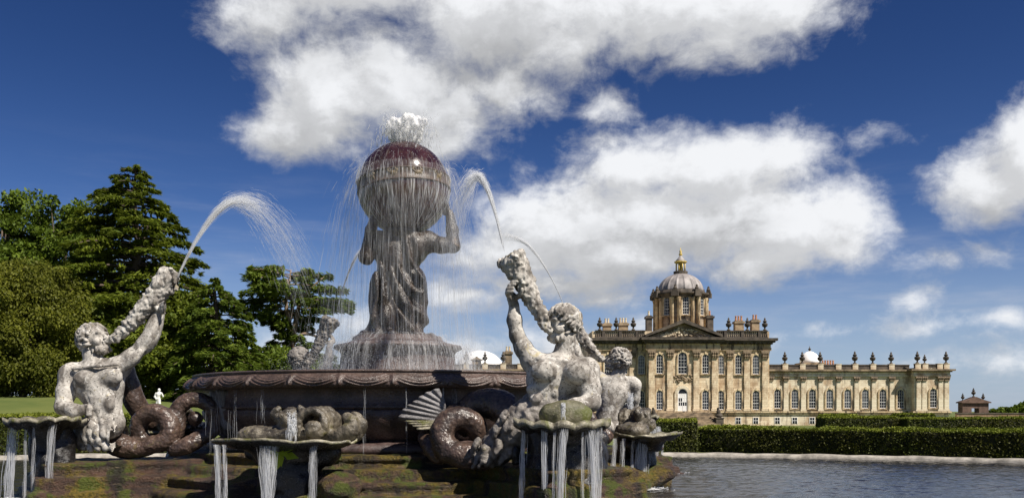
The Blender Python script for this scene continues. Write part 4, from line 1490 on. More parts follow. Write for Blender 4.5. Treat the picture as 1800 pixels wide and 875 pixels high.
def build_bowl():
    B = empty('fountain_bowl', FC + (0, 0, 0.7), 'huge round dark stone bowl with a carved rim, in the middle of the fountain', 'fountain bowl')
    z = -0.7
    b = MB()
    b.lathe([(3.95, 0.70 + z), (4.0, 0.82 + z), (3.85, 0.90 + z), (3.72, 0.95 + z)], 120)
    b.build('foot', M['bowl'], B, True)
    # gadrooned belly
    th = np.linspace(0, 2 * PI, 360, endpoint=False)
    prof = [(3.70, 0.94, 0), (3.80, 1.02, .6), (3.94, 1.18, 1), (4.04, 1.34, 1), (4.07, 1.47, .7), (4.04, 1.515, 0)]
    V, Fc = [], []
    for (r, zz, k) in prof:
        rr = r + 0.075 * k * (np.abs(np.sin(th * 26)) ** 0.6 - 0.6)
        V.append(np.stack([rr * np.cos(th), rr * np.sin(th), np.full_like(th, zz + z)], 1))
    n = len(th)
    for i in range(len(prof) - 1):
        a = i * n + np.arange(n)
        c = i * n + (np.arange(n) + 1) % n
        Fc.append(np.stack([a, c, c + n, a + n], 1))
    link('gadrooned_belly', np_mesh('gadrooned_belly', np.concatenate(V), np.concatenate(Fc), True), M['bowl'], B)
    b = MB()
    b.lathe([(4.06, 1.515 + z), (4.12, 1.54 + z), (4.08, 1.58 + z), (4.06, 1.86 + z), (4.12, 1.90 + z)], 120)
    b.build('wall_band', M['bowl'], B, True)
    # carved rim: swags and leaves in relief
    n = 2000
    th = np.linspace(0, 2 * PI, n, endpoint=False)
    base_prof = np.array([(4.02, 1.885), (4.22, 1.875), (4.34, 1.885), (4.385, 1.905), (4.41, 1.935), (4.415, 1.97), (4.40, 2.01), (4.37, 2.05), (4.33, 2.09), (4.285, 2.125), (4.25, 2.15), (4.27, 2.165), (4.27, 2.195), (4.20, 2.20), (4.12, 2.12), (3.9, 2.05)])
    prof = catmull(np.c_[base_prof, np.zeros(len(base_prof))], 3)[:, :2]
    V, Fc = [], []
    N = 30
    ph = (th * N / (2 * PI)) % 1.0
    x = np.abs(ph - 0.5) * 2                       # 1 between swags, 0 mid swag
    for i, (r, zz) in enumerate(prof):
        v = (zz - 1.885) / (2.15 - 1.885)
        rel = np.zeros_like(th)
        if r > 4.25 and 0.0 <= v <= 1.02 and i < 32:
            fade = min(1, v * 5, (1.02 - v) * 6)
            for k, (o_, wd, am) in enumerate(((0.10, .055, .045), (0.30, .05, .038), (0.48, .045, .030), (0.64, .04, .024))):
                rel = rel + am * np.exp(-((v - o_ - 0.50 * x ** 1.8) / wd) ** 2)
            lf = np.exp(-((1 - x) / 0.17) ** 2)
            petal = 0.5 + 0.5 * np.cos(np.arctan2((1 - x) * 1.6 * np.sign(ph - .5), v + .25) * 9)
            rel = rel * (1 - lf) + lf * (0.016 + 0.045 * petal)
            rel = (rel - 0.012) * fade
        V.append(np.stack([(r + rel) * np.cos(th), (r + rel) * np.sin(th), np.full_like(th, zz + z)], 1))
    for i in range(len(prof) - 1):
        a = i * n + np.arange(n)
        c = i * n + (np.arange(n) + 1) % n
        Fc.append(np.stack([a, c, c + n, a + n], 1))
    link('carved_rim', np_mesh('carved_rim', np.concatenate(V), np.concatenate(Fc), True), M['rim'], B)
    b = MB(); th2 = np.linspace(0, 2 * PI, 90, endpoint=False)
    b.add([(4.16 * math.cos(t), 4.16 * math.sin(t), 2.14 + z) for t in th2], [tuple(range(90))])
    tag(b.build('bowl_water', M['pool'], B), kind=None)
    # round stepped pedestal in the bowl
    b = MB()
    b.lathe([(1.42, 2.0), (1.42, 2.25), (1.28, 2.33), (1.24, 2.72), (1.28, 2.78), (1.40, 2.84), (1.38, 2.90), (1.12, 2.95), (0.98, 3.02), (0.95, 3.10), (0.2, 3.12)], 72, (0, 0, z),
            flute=lambda a, i: 1.0 + (0.012 * math.sin(a * 36) if i in (5, 6) else 0))
    b.build('pedestal', M['bowl'], B, True)


def build_bearer():
    Y = CY
    base = np.array((CX, CY, 3.05))
    A = empty('bearer_statue', base, 'dark wet stone man in long drapery bent under the globe he holds up', 'statue')
    s = Sculpt((CX - 1.25, CY - 1.0, 2.9), (CX + 1.75, CY + 1.0, 6.2), 0.021)
    p = lambda x, y, d=0.0: P(x, y, Y + d)
    # rock underfoot
    s.ell(p(692, 598), (0.56, 0.56, 0.20)); s.ell(p(655, 596, -.2), (.42, .4, .2)); s.ell(p(745, 600, -.1), (.4, .4, .18))
    # back and ribs, bowed forward under the load
    s.cap(p(695, 500, .0), p(700, 462, .0), 0.42, 0.46)
    s.ell(p(703, 440, .0), (0.62, 0.42, 0.42), 0.1)
    s.ell(p(682, 432, -.22), (0.30, 0.22, 0.30), 0.08); s.ell(p(726, 432, -.22), (0.30, 0.22, 0.32), 0.08)
    s.cap(p(704, 410, -.40), p(712, 470, -.46), 0.03, 0.04, 0.09, True)
    s.ell(p(664, 424, -.05), (0.27, 0.25, 0.24), 0.08); s.ell(p(750, 425, -.05), (0.28, 0.26, 0.25), 0.08)
    s.ell(p(706, 408, -.15), (0.40, 0.3, 0.2), 0.08)
    s.ell(p(708, 396, .35), (0.26, 0.28, 0.3), 0.06)          # bowed head under the globe
    # left arm
    s.cap(p(662, 424, -.05), p(644, 452, -.25), 0.19, 0.15); s.cap(p(644, 452, -.25), p(652, 405, -.35), 0.155, 0.12); s.cap(p(652, 405, -.35), p(660, 380, -.30), 0.12, 0.10)
    s.ell(p(643, 452, -.22), .15)
    # right arm out and up
    s.cap(p(752, 426, -.05), p(775, 431, -.12), 0.20, 0.175); s.cap(p(775, 431, -.12), p(797, 433, -.15), 0.175, 0.14)
    s.cap(p(797, 432, -.15), p(795, 405, -.12), 0.145, 0.13); s.cap(p(795, 405, -.12), p(790, 375, -.05), 0.13, 0.09)
    for i in range(4):
        s.cap(p(790 - i * 3, 376, -.1 + i * .05), p(787 - i * 3, 358, -.05 + i * .05), 0.04, 0.03, 0.02)
        s.cap(p(661 + i * 3, 382, -.36 + i * .05), p(663 + i * 3, 364, -.34 + i * .05), 0.04, 0.03, 0.02)
    # hips and long drapery
    s.ell(p(696, 500, .0), (0.54, 0.42, 0.36), 0.1)
    s.cap(p(668, 500, -.1), p(672, 575, -.25), 0.25, 0.25); s.cap(p(712, 500, .05), p(710, 580, .05), 0.45, 0.33)
    s.cap(p(725, 498, -.05), p(735, 560, .0), 0.30, 0.22)
    s.ell(p(737, 500, .0), (0.18, 0.3, 0.34), 0.08); s.ell(p(739, 558, -.05), (0.15, 0.2, 0.28), 0.06)
    s.cap(p(686, 545, -.25), p(676, 586, -.45), 0.22, 0.17, 0.07)      # bent knee and foot
    s.ell(p(678, 560, -.42), (0.20, 0.22, 0.32), 0.07); s.cap(p(668, 586, -.5), p(690, 588, -.6), 0.12, 0.10)
    s.cap(p(690, 560, -.2), p(730, 586, -.1), 0.24, 0.2, 0.1); s.cap(p(658, 560, -.1), p(654, 588, -.1), 0.13, 0.15, 0.08)
    # sweeping folds
    for (a, b, c, rr) in (((668, 462), (680, 520), (690, 550), .05), ((700, 470), (716, 500), (742, 512), .055), ((690, 475), (712, 530), (738, 548), .05),
                          ((680, 490), (700, 550), (730, 575), .05), ((662, 480), (662, 530), (655, 570), .045), ((715, 420), (722, 455), (742, 490), .05),
                          ((700, 545), (715, 566), (735, 584), .045), ((672, 470), (674, 520), (668, 565), .04), ((705, 500), (722, 540), (728, 580), .045)):
        q = [p(a[0], a[1], -.42), p(b[0], b[1], -.44), p(c[0], c[1], -.36)]
        s.path(q, [rr, rr * 1.2, rr], 0.05)
        q2 = [v + np.array((0.085, -.02, 0)) for v in q]
        s.path(q2, [rr * .7] * 3, 0.05, sub=True)

    def folds(V, N):
        t = sstep(V[:, 2], 4.9, 4.3)
        u = V[:, 0] * 1.2 + 0.5 * (V[:, 2] - 4.0) + 0.35 * vnoise(V * 1.5, 8)
        return t * 0.026 * np.sin(u * 15)
    link('figure', s.mesh('figure', [(0.004, 14, 2)], base, folds), M['bronze'], A)
    # the globe
    gc = np.array(((710 - 900) / F * CY, CY, CAMZ + (HOR - 331) / F * CY))
    G = empty('stone_globe', gc - np.array((0, 0, 1.0)), 'shiny purple brown stone globe with a belt of gilt zodiac figures, streaming with water', 'globe')
    b = MB()
    prof = [(max(1.0 * math.sin(t), 0.001), 1.0 - math.cos(t)) for t in np.linspace(0.001, PI - 0.001, 48)]
    b.lathe(prof, 96)
    b.build('sphere', M['globe'], G, True)
    tilt = R(12)
    b = MB()
    bw = 0.135
    pr = []
    for zz, o in ((-bw, .0), (-bw, .022), (-bw + .02, .034), (-bw + .03, .018), (bw - .03, .018), (bw - .02, .034), (bw, .022), (bw, 0.0)):
        pr.append((math.sqrt(max(1 - zz * zz, 0)) + o, zz))
    b.lathe(pr, 96)
    me = b.mesh('belt', True)
    o = link('belt', me, M['belt'], G)
    o.location = (0, 0, 1.02)
    o.rotation_euler = (R(-4), R(-4), 0)
    for k in range(12):                                    # small beasts in relief along the belt
        a = 2 * PI * k / 12 - PI / 2 - 0.10
        s = Sculpt((-.16, -.07, -.14), (.16, .07, .14), 0.014)
        rg = random.Random(k + 2)
        s.ell((0, 0, .01), (.075, .03, .045), .02)
        s.ell((.075, 0, .055), .034, .02); s.path([(-.07, 0, .02), (-.12, 0, .06), (-.09, 0, .10), (-.05, 0, .08)], [.02, .016, .014, .012], .01)
        for x in (-.06, -.02, .035, .07):
            s.cap((x, 0, 0), (x + rg.uniform(-.03, .03), 0, -.085), .018, .012, .01)
        s.path([(.06, 0, .08), (.04, 0, .115), (.10, 0, .12)], [.016, .014, .01], .01)
        f = link('belt_figure', s.mesh('belt_figure'), M['gilt_dull'], o)
        f.location = (1.005 * math.cos(a), 1.005 * math.sin(a), 0)
        f.rotation_euler = (0, 0, a + PI / 2)
    return gc


def rock_hair(s, rng, c, r, n, size, keep):
    """locks of hair: short curled tubes standing off a skull"""
    k = 0
    while k < n:
        d = np.array([rng.gauss(0, 1) for _ in range(3)])
        d /= np.linalg.norm(d)
        if not keep(d):
            continue
        k += 1
        p0 = c + d * r * 0.92
        t = np.cross(d, [rng.gauss(0, 1) for _ in range(3)])
        t /= np.linalg.norm(t)
        L = size * rng.uniform(1.0, 2.0)
        s.path([p0, p0 + d * size * .7 + t * L * .6, p0 + d * size * 1.1 + t * L * 1.1], [size * .75, size * .62, size * .3], 0.018, 3)


def frame(f, up=(0, 0, 1)):
    f = np.array(f, float); f /= np.linalg.norm(f)
    sd = np.cross(up, f); sd /= np.linalg.norm(sd)
    return np.array([f, sd, np.cross(f, sd)])


def carve_head(s, mouth, f, h, rng, locks=190, beard=34, roll=(0, 0, 1)):
    """a head whose lips meet the given point; f is where the face looks, h the height from chin to crown"""
    M3 = frame(f, roll)
    c = np.array(mouth, float) - M3.T @ (np.array((.45, 0, -.22)) * h)
    L = lambda x, y, z: c + M3.T @ (np.array((x, y, z)) * h)
    E = lambda p_, r, k=.03, sub=False: s.ell(L(*p_), tuple(np.array(r) * h), k, M3, sub)
    E((-.06, 0, .12), (.40, .33, .36), .05)
    E((.10, 0, -.08), (.30, .27, .36), .05)
    E((.17, 0, -.33), (.20, .20, .13), .05)
    s.cap(L(.355, -.17, .10), L(.355, .17, .10), .055 * h, .055 * h, .025)
    for q in (-1, 1):
        E((.43, q * .125, .01), (.085, .075, .06), .02, True)
        E((.325, q * .125, .005), (.06, .06, .05), .008)
        s.cap(L(.36, q * .07, .035), L(.33, q * .19, .03), .018 * h, .018 * h, .008)
        E((.26, q * .20, -.16), (.15, .12, .13), .03)
        E((-.02, q * .34, -.02), (.09, .045, .12), .015)
    s.cap(L(.39, 0, .07), L(.49, 0, -.09), .035 * h, .058 * h, .015)
    for q in (-1, 1):
        E((.455, q * .055, -.105), (.045, .035, .035), .012)
    s.cap(L(.415, -.075, -.195), L(.415, .075, -.195), .036 * h, .036 * h, .008)
    s.cap(L(.405, -.065, -.265), L(.405, .065, -.265), .036 * h, .036 * h, .008)
    E((.36, 0, -.37), (.10, .10, .09), .02)

    def lock(d, size, turn):
        d = d / np.linalg.norm(d)
        p0 = L(*(np.array((-.06, 0, .12)) + d * np.array((.385, .32, .345))))
        w = M3.T @ d
        t = np.cross(w, M3.T @ np.array((0, turn, 1.0)))
        t = t / np.linalg.norm(t) * rng.choice((-1, 1)) + np.array((0, 0, -.5))
        Ln = size * rng.uniform(1.6, 3.0)
        s.path([p0, p0 + w * size * .8 + t * Ln * .4, p0 + w * size * 1.3 + t * Ln * .8, p0 + w * size * .7 + t * Ln * 1.25], [size * .55, size * .62, size * .5, size * .2], .012, 3)
    k = 0
    while k < locks:
        d = np.array([rng.gauss(0, 1) for _ in range(3)])
        d /= np.linalg.norm(d)
        if (d[0] > .42 and d[2] < .62) or d[2] < -.75 or (d[0] > .05 and d[2] < -.1):
            continue
        k += 1
        lock(d, .075 * h, rng.uniform(-1, 1))
    for i in range(beard):
        y, x = rng.uniform(-.2, .2), rng.uniform(.02, .34)
        p0 = L(x, y, -.38 + abs(y) * .5)
        s.path([p0, p0 + M3.T @ np.array((.04, y * .3, -.10)) * h, p0 + M3.T @ np.array((.03 + rng.uniform(-.05, .05), y * .4, -.19)) * h], [.045 * h, .045 * h, .015 * h], .012, 3)
    return c


def horn_mouth(s, tip, ax, Rm, rng):
    """flared, ragged lip and hollow at the wide end of a shell horn"""
    M3 = frame(ax)
    n = 16
    pts = []
    for i in range(n + 1):
        a = 2 * PI * (i % n) / n
        w = Rm * (1 + .10 * math.sin(3 * a + 1) + .05 * math.sin(7 * a))
        pts.append(tip + M3.T @ np.array((.05 * math.sin(2 * a), w * math.cos(a), w * math.sin(a))))
    for i in range(n):
        s.cap(pts[i], pts[i + 1], .042 + .012 * rng.random(), .042 + .012 * rng.random(), 0.03)
        s.cap(pts[i] - M3[0] * .12 + (tip - pts[i]) * .12, pts[i], .035, .03, 0.03)
    s.cap(tip - M3[0] * .10, tip + M3[0] * .25, Rm * .62, Rm * .92, 0.02, True)


def scales(freq, amp, seed):
    def fn(V, N):
        q = V * freq
        a = vnoise(q, seed)
        b = vnoise(q * 2.1 + 5, seed + 1)
        return amp * (np.abs(a - 0.5) * 2 + 0.7 * np.abs(b - 0.5) * 2 - 0.6)
    return fn


def build_left_triton():
    Y = 16.7
    base = polar(TA[0], 6.2, 0.58)
    T = empty('triton_statue', base, 'pale triton at the left, blowing a shell horn held up to the right', 'statue', 'triton statues')
    p = lambda x, y, d=0.0: P(x, y, Y + d)
    s = Sculpt(np.minimum(p(86, 800, -.7), p(86, 800, .3)) - (0, .2, .1), p(318, 535, .75) + (0, .3, 0), 0.0155)
    # trunk
    s.ell(p(184, 744), (0.36, 0.29, 0.30), 0.1)
    s.cap(p(185, 735), p(181, 700), 0.29, 0.33, 0.1)
    s.ell(p(174, 674), (0.46, 0.33, 0.42), 0.1)
    s.ell(p(149, 666, -.24), (0.21, 0.12, 0.16), 0.06); s.ell(p(195, 662, -.22), (0.21, 0.12, 0.165), 0.07)
    s.path([p(172, 646, -.40), p(176, 672, -.42), p(182, 700, -.41), p(189, 738, -.38)], [.026, .036, .030, .026], 0.05, 4, sub=True)
    s.path([p(132, 682, -.30), p(150, 690, -.36), p(170, 691, -.41)], [.03, .034, .026], 0.04, 4, sub=True)
    s.path([p(182, 690, -.41), p(200, 686, -.37), p(214, 676, -.28)], [.026, .034, .03], 0.04, 4, sub=True)
    s.path([p(184, 690, -.40), p(196, 706, -.36), p(208, 726, -.26)], [.022, .028, .022], 0.05, 4, sub=True)
    s.path([p(150, 694, -.34), p(160, 716, -.33), p(170, 738, -.32)], [.02, .024, .02], 0.05, 4, sub=True)
    s.ell(p(167, 706, -.24), (.11, .08, .16), 0.06); s.ell(p(191, 708, -.24), (.10, .08, .16), 0.06)
    s.cap(p(136, 650, -.30), p(152, 645, -.36), 0.035, 0.03, 0.04, True)     # hollow above the collar bone
    s.cap(p(172, 643, -.32), p(128, 648, -.22), 0.03, 0.03, 0.03); s.cap(p(172, 643, -.32), p(206, 640, -.22), 0.03, 0.03, 0.03)
    s.ell(p(124, 658, .0), (.20, .19, .20), 0.08); s.ell(p(209, 647, .05), (.21, .20, .20), 0.08)
    s.cap(p(160, 622, .06), p(172, 648, .05), 0.155, 0.20, 0.08)
    s.cap(p(170, 646, .05), p(128, 652, .0), 0.14, 0.15, 0.08); s.cap(p(172, 646, .05), p(206, 644, .05), 0.14, 0.17, 0.08)
    # raised arm
    s.cap(p(206, 648, .05), p(230, 628, .06), 0.17, 0.145, 0.08); s.cap(p(230, 628, .06), p(254, 606, .08), 0.145, 0.115, 0.08)
    s.path([p(250, 609, .08), p(262, 597, .09), p(271, 575, .12), p(280, 548, .16)], [.115, .12, .112, .078], 0.08)
    s.path([p(214, 648, -.10), p(234, 632, -.10), p(250, 614, -.04)], [.05, .075, .04], 0.05, 4)
    s.path([p(262, 598, .0), p(270, 578, .03), p(277, 558, .10)], [.05, .055, .03], 0.05, 4)
    s.ell(p(283, 540, .12), (.09, .09, .13), 0.05)
    for i, (a, b, c) in enumerate((((284, 535), (296, 528), (303, 520)), ((282, 540), (296, 534), (304, 527)), ((283, 545), (296, 540), (303, 533)), ((285, 549), (295, 546), (301, 541)))):
        s.path([p(*a, .0), p(*b, -.10), p(*c, -.08)], [.038, .036, .026], 0.015, 3)
    s.path([p(277, 545, .05), p(268, 533, -.02), p(268, 522, -.05)], [.045, .04, .03], 0.02, 3)
    # lowered arm, elbow on the shell and fist turned back to the hip
    s.cap(p(122, 660), p(116, 690, -.12), 0.185, 0.165); s.cap(p(116, 690, -.12), p(111, 714, -.22), 0.165, 0.14)
    s.cap(p(111, 715, -.22), p(132, 722, -.34), 0.145, 0.125); s.cap(p(132, 722, -.34), p(146, 720, -.36), 0.12, 0.09)
    s.ell(p(150, 719, -.36), (.10, .09, .09), 0.04)
    for i in range(4):
        s.path([p(151 + i * 1.5, 713 + i * 4, -.40), p(157 + i * .5, 715 + i * 4, -.46), p(153, 718 + i * 3.5, -.50)], [.036, .034, .026], 0.012, 3)
    # head in profile, face lifted to the right
    carve_head(s, p(187, 601, -.03), (.88, -.38, .26), .60, random.Random(21))
    body = s.mesh('body', [(0.003, 9, 1), (0.004, 26, 2)], base)
    link('body', body, M['lichen'], T)
    # scaly skirt of leaves where the body turns to fish
    s = Sculpt(np.minimum(p(118, 806, -.75), p(118, 806, .4)) - (0, .2, 0), p(246, 722, .8) + (0, .2, 0), 0.022)
    s.ell(p(181, 763, -.02), (.50, .42, .28), 0.08)
    rng = random.Random(5)
    for row, (yy, k) in enumerate(((744, 1.0), (756, 1.08), (768, 1.08), (779, .98))):
        for i in range(11):                                   # overlapping leaf scales
            a = -PI - .15 + (PI + .3) * (i + (.5 if row % 2 else 0) + rng.uniform(-.2, .2)) / 10.5
            x, d = 182 + 44 * k * math.cos(a), .40 * k * math.sin(a)
            L_ = rng.uniform(9, 14)
            s.path([p(x, yy - 5, d * .93), p(x + rng.uniform(-2, 2), yy + L_ * .5, d * 1.06), p(x + rng.uniform(-3, 3), yy + L_, d * 1.10)], [.06, .07, .02], 0.015, 3)
    link('leaf_skirt', s.mesh('leaf_skirt', [(0.02, 9, 4)], base), M['lichen'], T)
    # shell horn
    s = Sculpt(np.minimum(p(172, 618, -.4), p(172, 618, .2)), p(326, 462, .7), 0.021)
    q = [p(187, 600, -.02), p(205, 592, .0), p(222, 577, .02), p(240, 558, .05), p(262, 533, .08), p(280, 510, .14), p(296, 491, .20)]
    rr = [.05, .075, .10, .135, .165, .185, .22]
    s.path(q, rr, 0.03)
    cq = catmull(q, 5)
    rng = random.Random(9)
    for i in range(3, len(cq) - 2, 2):                                       # ridges round the horn
        t = cq[i + 1] - cq[i]
        t /= np.linalg.norm(t)
        r0 = float(np.interp(i, np.linspace(0, len(cq) - 1, len(rr)), rr))
        u = np.cross(t, (0, 1, 0)); u /= np.linalg.norm(u); w = np.cross(t, u)
        for j in range(9):
            a = 2 * PI * (j + rng.uniform(-.3, .3)) / 9
            s.ell(cq[i] + (u * math.cos(a) + w * math.sin(a)) * r0, rng.uniform(.022, .040), 0.02)
    horn_mouth(s, p(300, 488, .22), (.80, -.18, .55), .185, random.Random(4))
    link('shell_horn', s.mesh('shell_horn', [(0.010, 18, 6)], base, scales(9, 0.040, 6)), M['lichen'], T)
    # coiled fish tail
    s = Sculpt(np.minimum(p(150, 808, -.5), p(150, 808, .5)) - (0, .1, 0), np.maximum(np.maximum(p(385, 640, 2.2), p(220, 640, 1.5)), p(405, 640, .0)), 0.024)
    ring = [p(271 + R_ * math.cos(t_), 752 + R_ * math.sin(t_), .24 + .025 * k_) for k_, (t_, R_) in enumerate(((1.7, 29), (1.0, 29), (.3, 29), (-.4, 28), (-1.1, 28), (-1.8, 28), (-2.5, 28), (-3.2, 28), (-3.9, 28), (-4.5, 28)))]
    q = [p(206, 780, .25), p(228, 787, .22), p(250, 787, .24)] + ring
    s.path(q, [.23, .19, .165] + [.165, .165, .16, .16, .155, .155, .15, .15, .15, .14], 0.025)
    loop = [p(343 + 34 * math.cos(t_), 735 + 33 * math.sin(t_), .46 + .02 * k_) for k_, t_ in enumerate((2.7, 3.4, 4.1, 4.8, 5.5, 6.2, 6.9, 7.6))]
    s.path([p(300, 778, .42)] + loop, [.15, .15, .15, .145, .14, .135, .13, .12, .10], 0.025)
    q = [p(306, 790, .30), p(326, 783, .32), p(348, 772, .40), p(376, 756, .55)]
    s.path(q, [.12, .155, .15, .12], 0.03)
    s.ell(p(343, 735, .48), (.14, .10, .15), 0.02)
    s.ell(p(343, 735, .38), (.09, .05, .10), 0.02)
    link('tail', s.mesh('tail', [(0.012, 6, 1)], base, scales(11, 0.016, 5)), M['tail'], T)
    s = Sculpt(np.minimum(p(196, 775, .1), p(196, 775, .9)), np.maximum(p(290, 620, 1.1), p(290, 620, .2)), 0.024)
    q = [p(216, 636, .5), p(226, 672, .55), p(236, 704, .62), p(250, 726, .72), p(264, 744, .85)]
    s.path(q, [.15, .18, .19, .17, .13], 0.04)
    link('tail_loop', s.mesh('tail_loop', [(0.012, 6, 1)], base), M['tail'], T)
    V, Fc = fan_mesh([p(392, 752, .6), p(402, 756, .55), p(414, 752, .5)], [p(368, 692, .6), p(385, 686, .5), p(402, 690, .45), p(415, 700, .42), p(428, 706, .45)], 0.05, 7)
    link('tail_fin', np_mesh('tail_fin', V - base, Fc, True), M['fin'], T)
    return T


def build_right_triton():
    Y = 14.9
    base = polar(TA[1], 6.2, 0.58)
    T = empty('triton_statue', base, 'nearest pale triton, its horn raised to the left over a mossy shell', 'statue', 'triton statues')
    p = lambda x, y, d=0.0: P(x, y, Y + d)
    s = Sculpt(np.minimum(p(876, 742, -.9), p(876, 742, .5)), p(1066, 500, .7) + (0, .2, .1), 0.0145)
    # trunk
    s.ell(p(962, 716, .05), (.38, .30, .26), 0.1)
    s.cap(p(958, 704), p(962, 676), .30, .34, 0.1)
    s.ell(p(980, 658), (.49, .34, .36), 0.1)
    s.ell(p(957, 652, -.33), (.225, .14, .18), 0.03); s.ell(p(1014, 654, -.31), (.225, .15, .19), 0.03)
    s.cap(p(986, 632, -.40), p(985, 686, -.42), .045, .06, 0.05, True)
    s.cap(p(934, 677, -.38), p(978, 679, -.44), .04, .04, 0.03, True); s.cap(p(996, 682, -.42), p(1030, 678, -.38), .035, .035, 0.04, True)
    for (x, y, r) in ((936, 684, .10), (940, 700, .10), (958, 690, .10), (961, 704, .10), (975, 692, .09)):
        s.ell(p(x, y, -.235), (r, .09, r * .85), 0.05)
    s.cap(p(948, 682, -.40), p(950, 712, -.40), .018, .018, 0.05, True); s.cap(p(968, 682, -.42), p(970, 712, -.40), .018, .018, 0.05, True)
    s.ell(p(993, 694, -.36), (.10, .14, .20), 0.07, sub=True)               # deep hollow beside the arm
    s.ell(p(936, 634, .02), (.19, .19, .19), 0.08); s.ell(p(1032, 650, -.02), (.21, .21, .21), 0.08)
    s.cap(p(996, 596, .03), p(988, 640, .05), .155, .19, 0.06)
    s.cap(p(986, 640, .04), p(944, 636, .02), .12, .15, 0.06); s.cap(p(996, 640, .04), p(1030, 646, .0), .13, .16, 0.06)
    s.cap(p(986, 634, -.26), p(944, 630, -.16), .03, .03, 0.03); s.cap(p(992, 634, -.28), p(1026, 640, -.20), .03, .03, 0.03)
    # raised arm
    s.cap(p(934, 634, .02), p(920, 612, .04), .165, .145); s.cap(p(920, 612, .04), p(909, 590, .06), .145, .118)
    s.cap(p(909, 591, .06), p(904, 562, .06), .122, .118); s.cap(p(904, 562, .06), p(904, 536, .06), .118, .085)
    s.ell(p(900, 524, .04), (.085, .09, .11), 0.05)
    for i, (x0, y0) in enumerate(((893, 520), (894, 514), (897, 508), (901, 503))):
        s.path([p(x0, y0, .0), p(x0 - 1, y0 - 6, -.12), p(x0 + 8, y0 - 8, -.18)], [.038, .036, .026], 0.015, 3)
    s.path([p(905, 524, .0), p(914, 518, -.10), p(918, 508, -.16)], [.042, .038, .028], 0.02, 3)
    # lowered arm across the shell
    s.cap(p(1032, 654, -.05), p(1038, 684, -.18), .19, .17); s.cap(p(1038, 684, -.18), p(1040, 706, -.28), .165, .14)
    s.ell(p(1030, 676, -.20), (.15, .14, .20), 0.08)
    s.cap(p(1040, 707, -.28), p(1010, 714, -.48), .145, .13); s.cap(p(1010, 714, -.48), p(985, 716, -.52), .125, .09)
    s.ell(p(974, 718, -.52), (.11, .08, .06), 0.04)
    for i in range(4):
        s.path([p(968, 714 + i * 3, -.54), p(960, 718 + i * 3.2, -.55), p(954, 726 + i * 2.4, -.52)], [.032, .03, .022], 0.012, 3)
    # head turned to the horn on the left
    carve_head(s, p(967, 583, -.11), (-.82, -.55, -.10), .60, random.Random(33), 260, 34)
    link('body', s.mesh('body', [(0.003, 9, 11), (0.004, 26, 12)], base), M['lichen'], T)
    # horn
    s = Sculpt(np.minimum(p(862, 620, -.5), p(862, 620, .4)), p(984, 432, .6), 0.020)
    q = [p(967, 583, -.10), p(957, 565, -.06), p(943, 540, -.02), p(928, 511, .0), p(915, 485, .0), p(907, 469, .02), p(903, 459, .02)]
    rr = [.06, .09, .12, .147, .182, .20, .215]
    s.path(q, rr, 0.03)
    cq = catmull(q, 5)
    rng = random.Random(19)
    for i in range(3, len(cq) - 2, 2):
        t = cq[i + 1] - cq[i]
        t /= np.linalg.norm(t)
        r0 = float(np.interp(i, np.linspace(0, len(cq) - 1, len(rr)), rr))
        u = np.cross(t, (0, 1, 0)); u /= np.linalg.norm(u); w = np.cross(t, u)
        for j in range(9):
            a = 2 * PI * (j + rng.uniform(-.3, .3)) / 9
            s.ell(cq[i] + (u * math.cos(a) + w * math.sin(a)) * r0, rng.uniform(.022, .038), 0.02)
    horn_mouth(s, p(901, 455, .02), (-.42, -.10, .88), .205, random.Random(3))
    link('shell_horn', s.mesh('shell_horn', [(0.010, 18, 16)], base, scales(9, 0.040, 16)), M['lichen'], T)
    # scaly fur where the tail begins
    s = Sculpt(np.minimum(p(830, 830, -.8), p(830, 830, .6)), p(1000, 690, .8) + (0, .2, .1), 0.022)
    q = [p(965, 722, .0), p(935, 734, .0), p(908, 752, .05), p(885, 776, .15), p(864, 796, .25)]
    s.path(q, [.34, .34, .30, .27, .24], 0.06)
    rng = random.Random(15)
    for i in range(40):
        t = rng.random()
        c = catmull(q, 10)[int(t * 40)]
        c = c + np.array((rng.uniform(-.25, .25), -.28 + rng.uniform(-.03, .1), rng.uniform(-.12, .26)))
        s.path([c, c + (-.05, -.03, -.10), c + (-.10, .0, -.2)], [.06, .05, .02], 0.02, 3)
    link('scaly_haunch', s.mesh('scaly_haunch', [(0.03, 9, 4), (0.015, 20, 5)], base), M['tail_pale'], T)
    # coiled tail
    s = Sculpt(np.minimum(p(735, 832, -.3), p(735, 832, 1.6)), np.maximum(p(905, 672, 2.0), p(905, 672, .2)) + (0, .2, .1), 0.028)
    q = [p(868, 792, .25), p(842, 800, .25), p(812, 800, .25), p(786, 788, .3), p(776, 764, .35), p(786, 742, .4), p(808, 734, .45), p(832, 742, .5), p(842, 764, .55)]
    s.path(q, [.25, .235, .21, .20, .195, .19, .185, .18, .16], 0.03)
    q = [p(905, 742, .5), p(893, 722, .65), p(872, 711, .8), p(846, 711, .95), p(826, 724, 1.05), p(820, 748, 1.1)]
    s.path(q, [.26, .27, .27, .27, .25, .2], 0.03)
    q = [p(818, 748, .7), p(808, 726, .8), p(796, 718, .9), p(784, 728, 1.0)]
    s.path(q, [.10, .09, .075, .06], 0.03)
    q = [p(772, 800, .5), p(758, 784, .6), p(748, 768, .8), p(752, 752, .9)]
    s.path(q, [.16, .15, .12, .10], 0.03)
    link('tail', s.mesh('tail', [(0.012, 6, 1)], base, scales(11, 0.016, 5)), M['tail'], T)
    V, Fc = fan_mesh([p(776, 742, .9), p(782, 730, .9), p(784, 716, .9), p(782, 704, .9)], [p(702, 738, .7), p(714, 718, .72), p(730, 706, .75), p(748, 692, .8), p(772, 682, .85)], 0.05, 7)
    link('tail_fin', np_mesh('tail_fin', V - base, Fc, True), M['fin'], T)
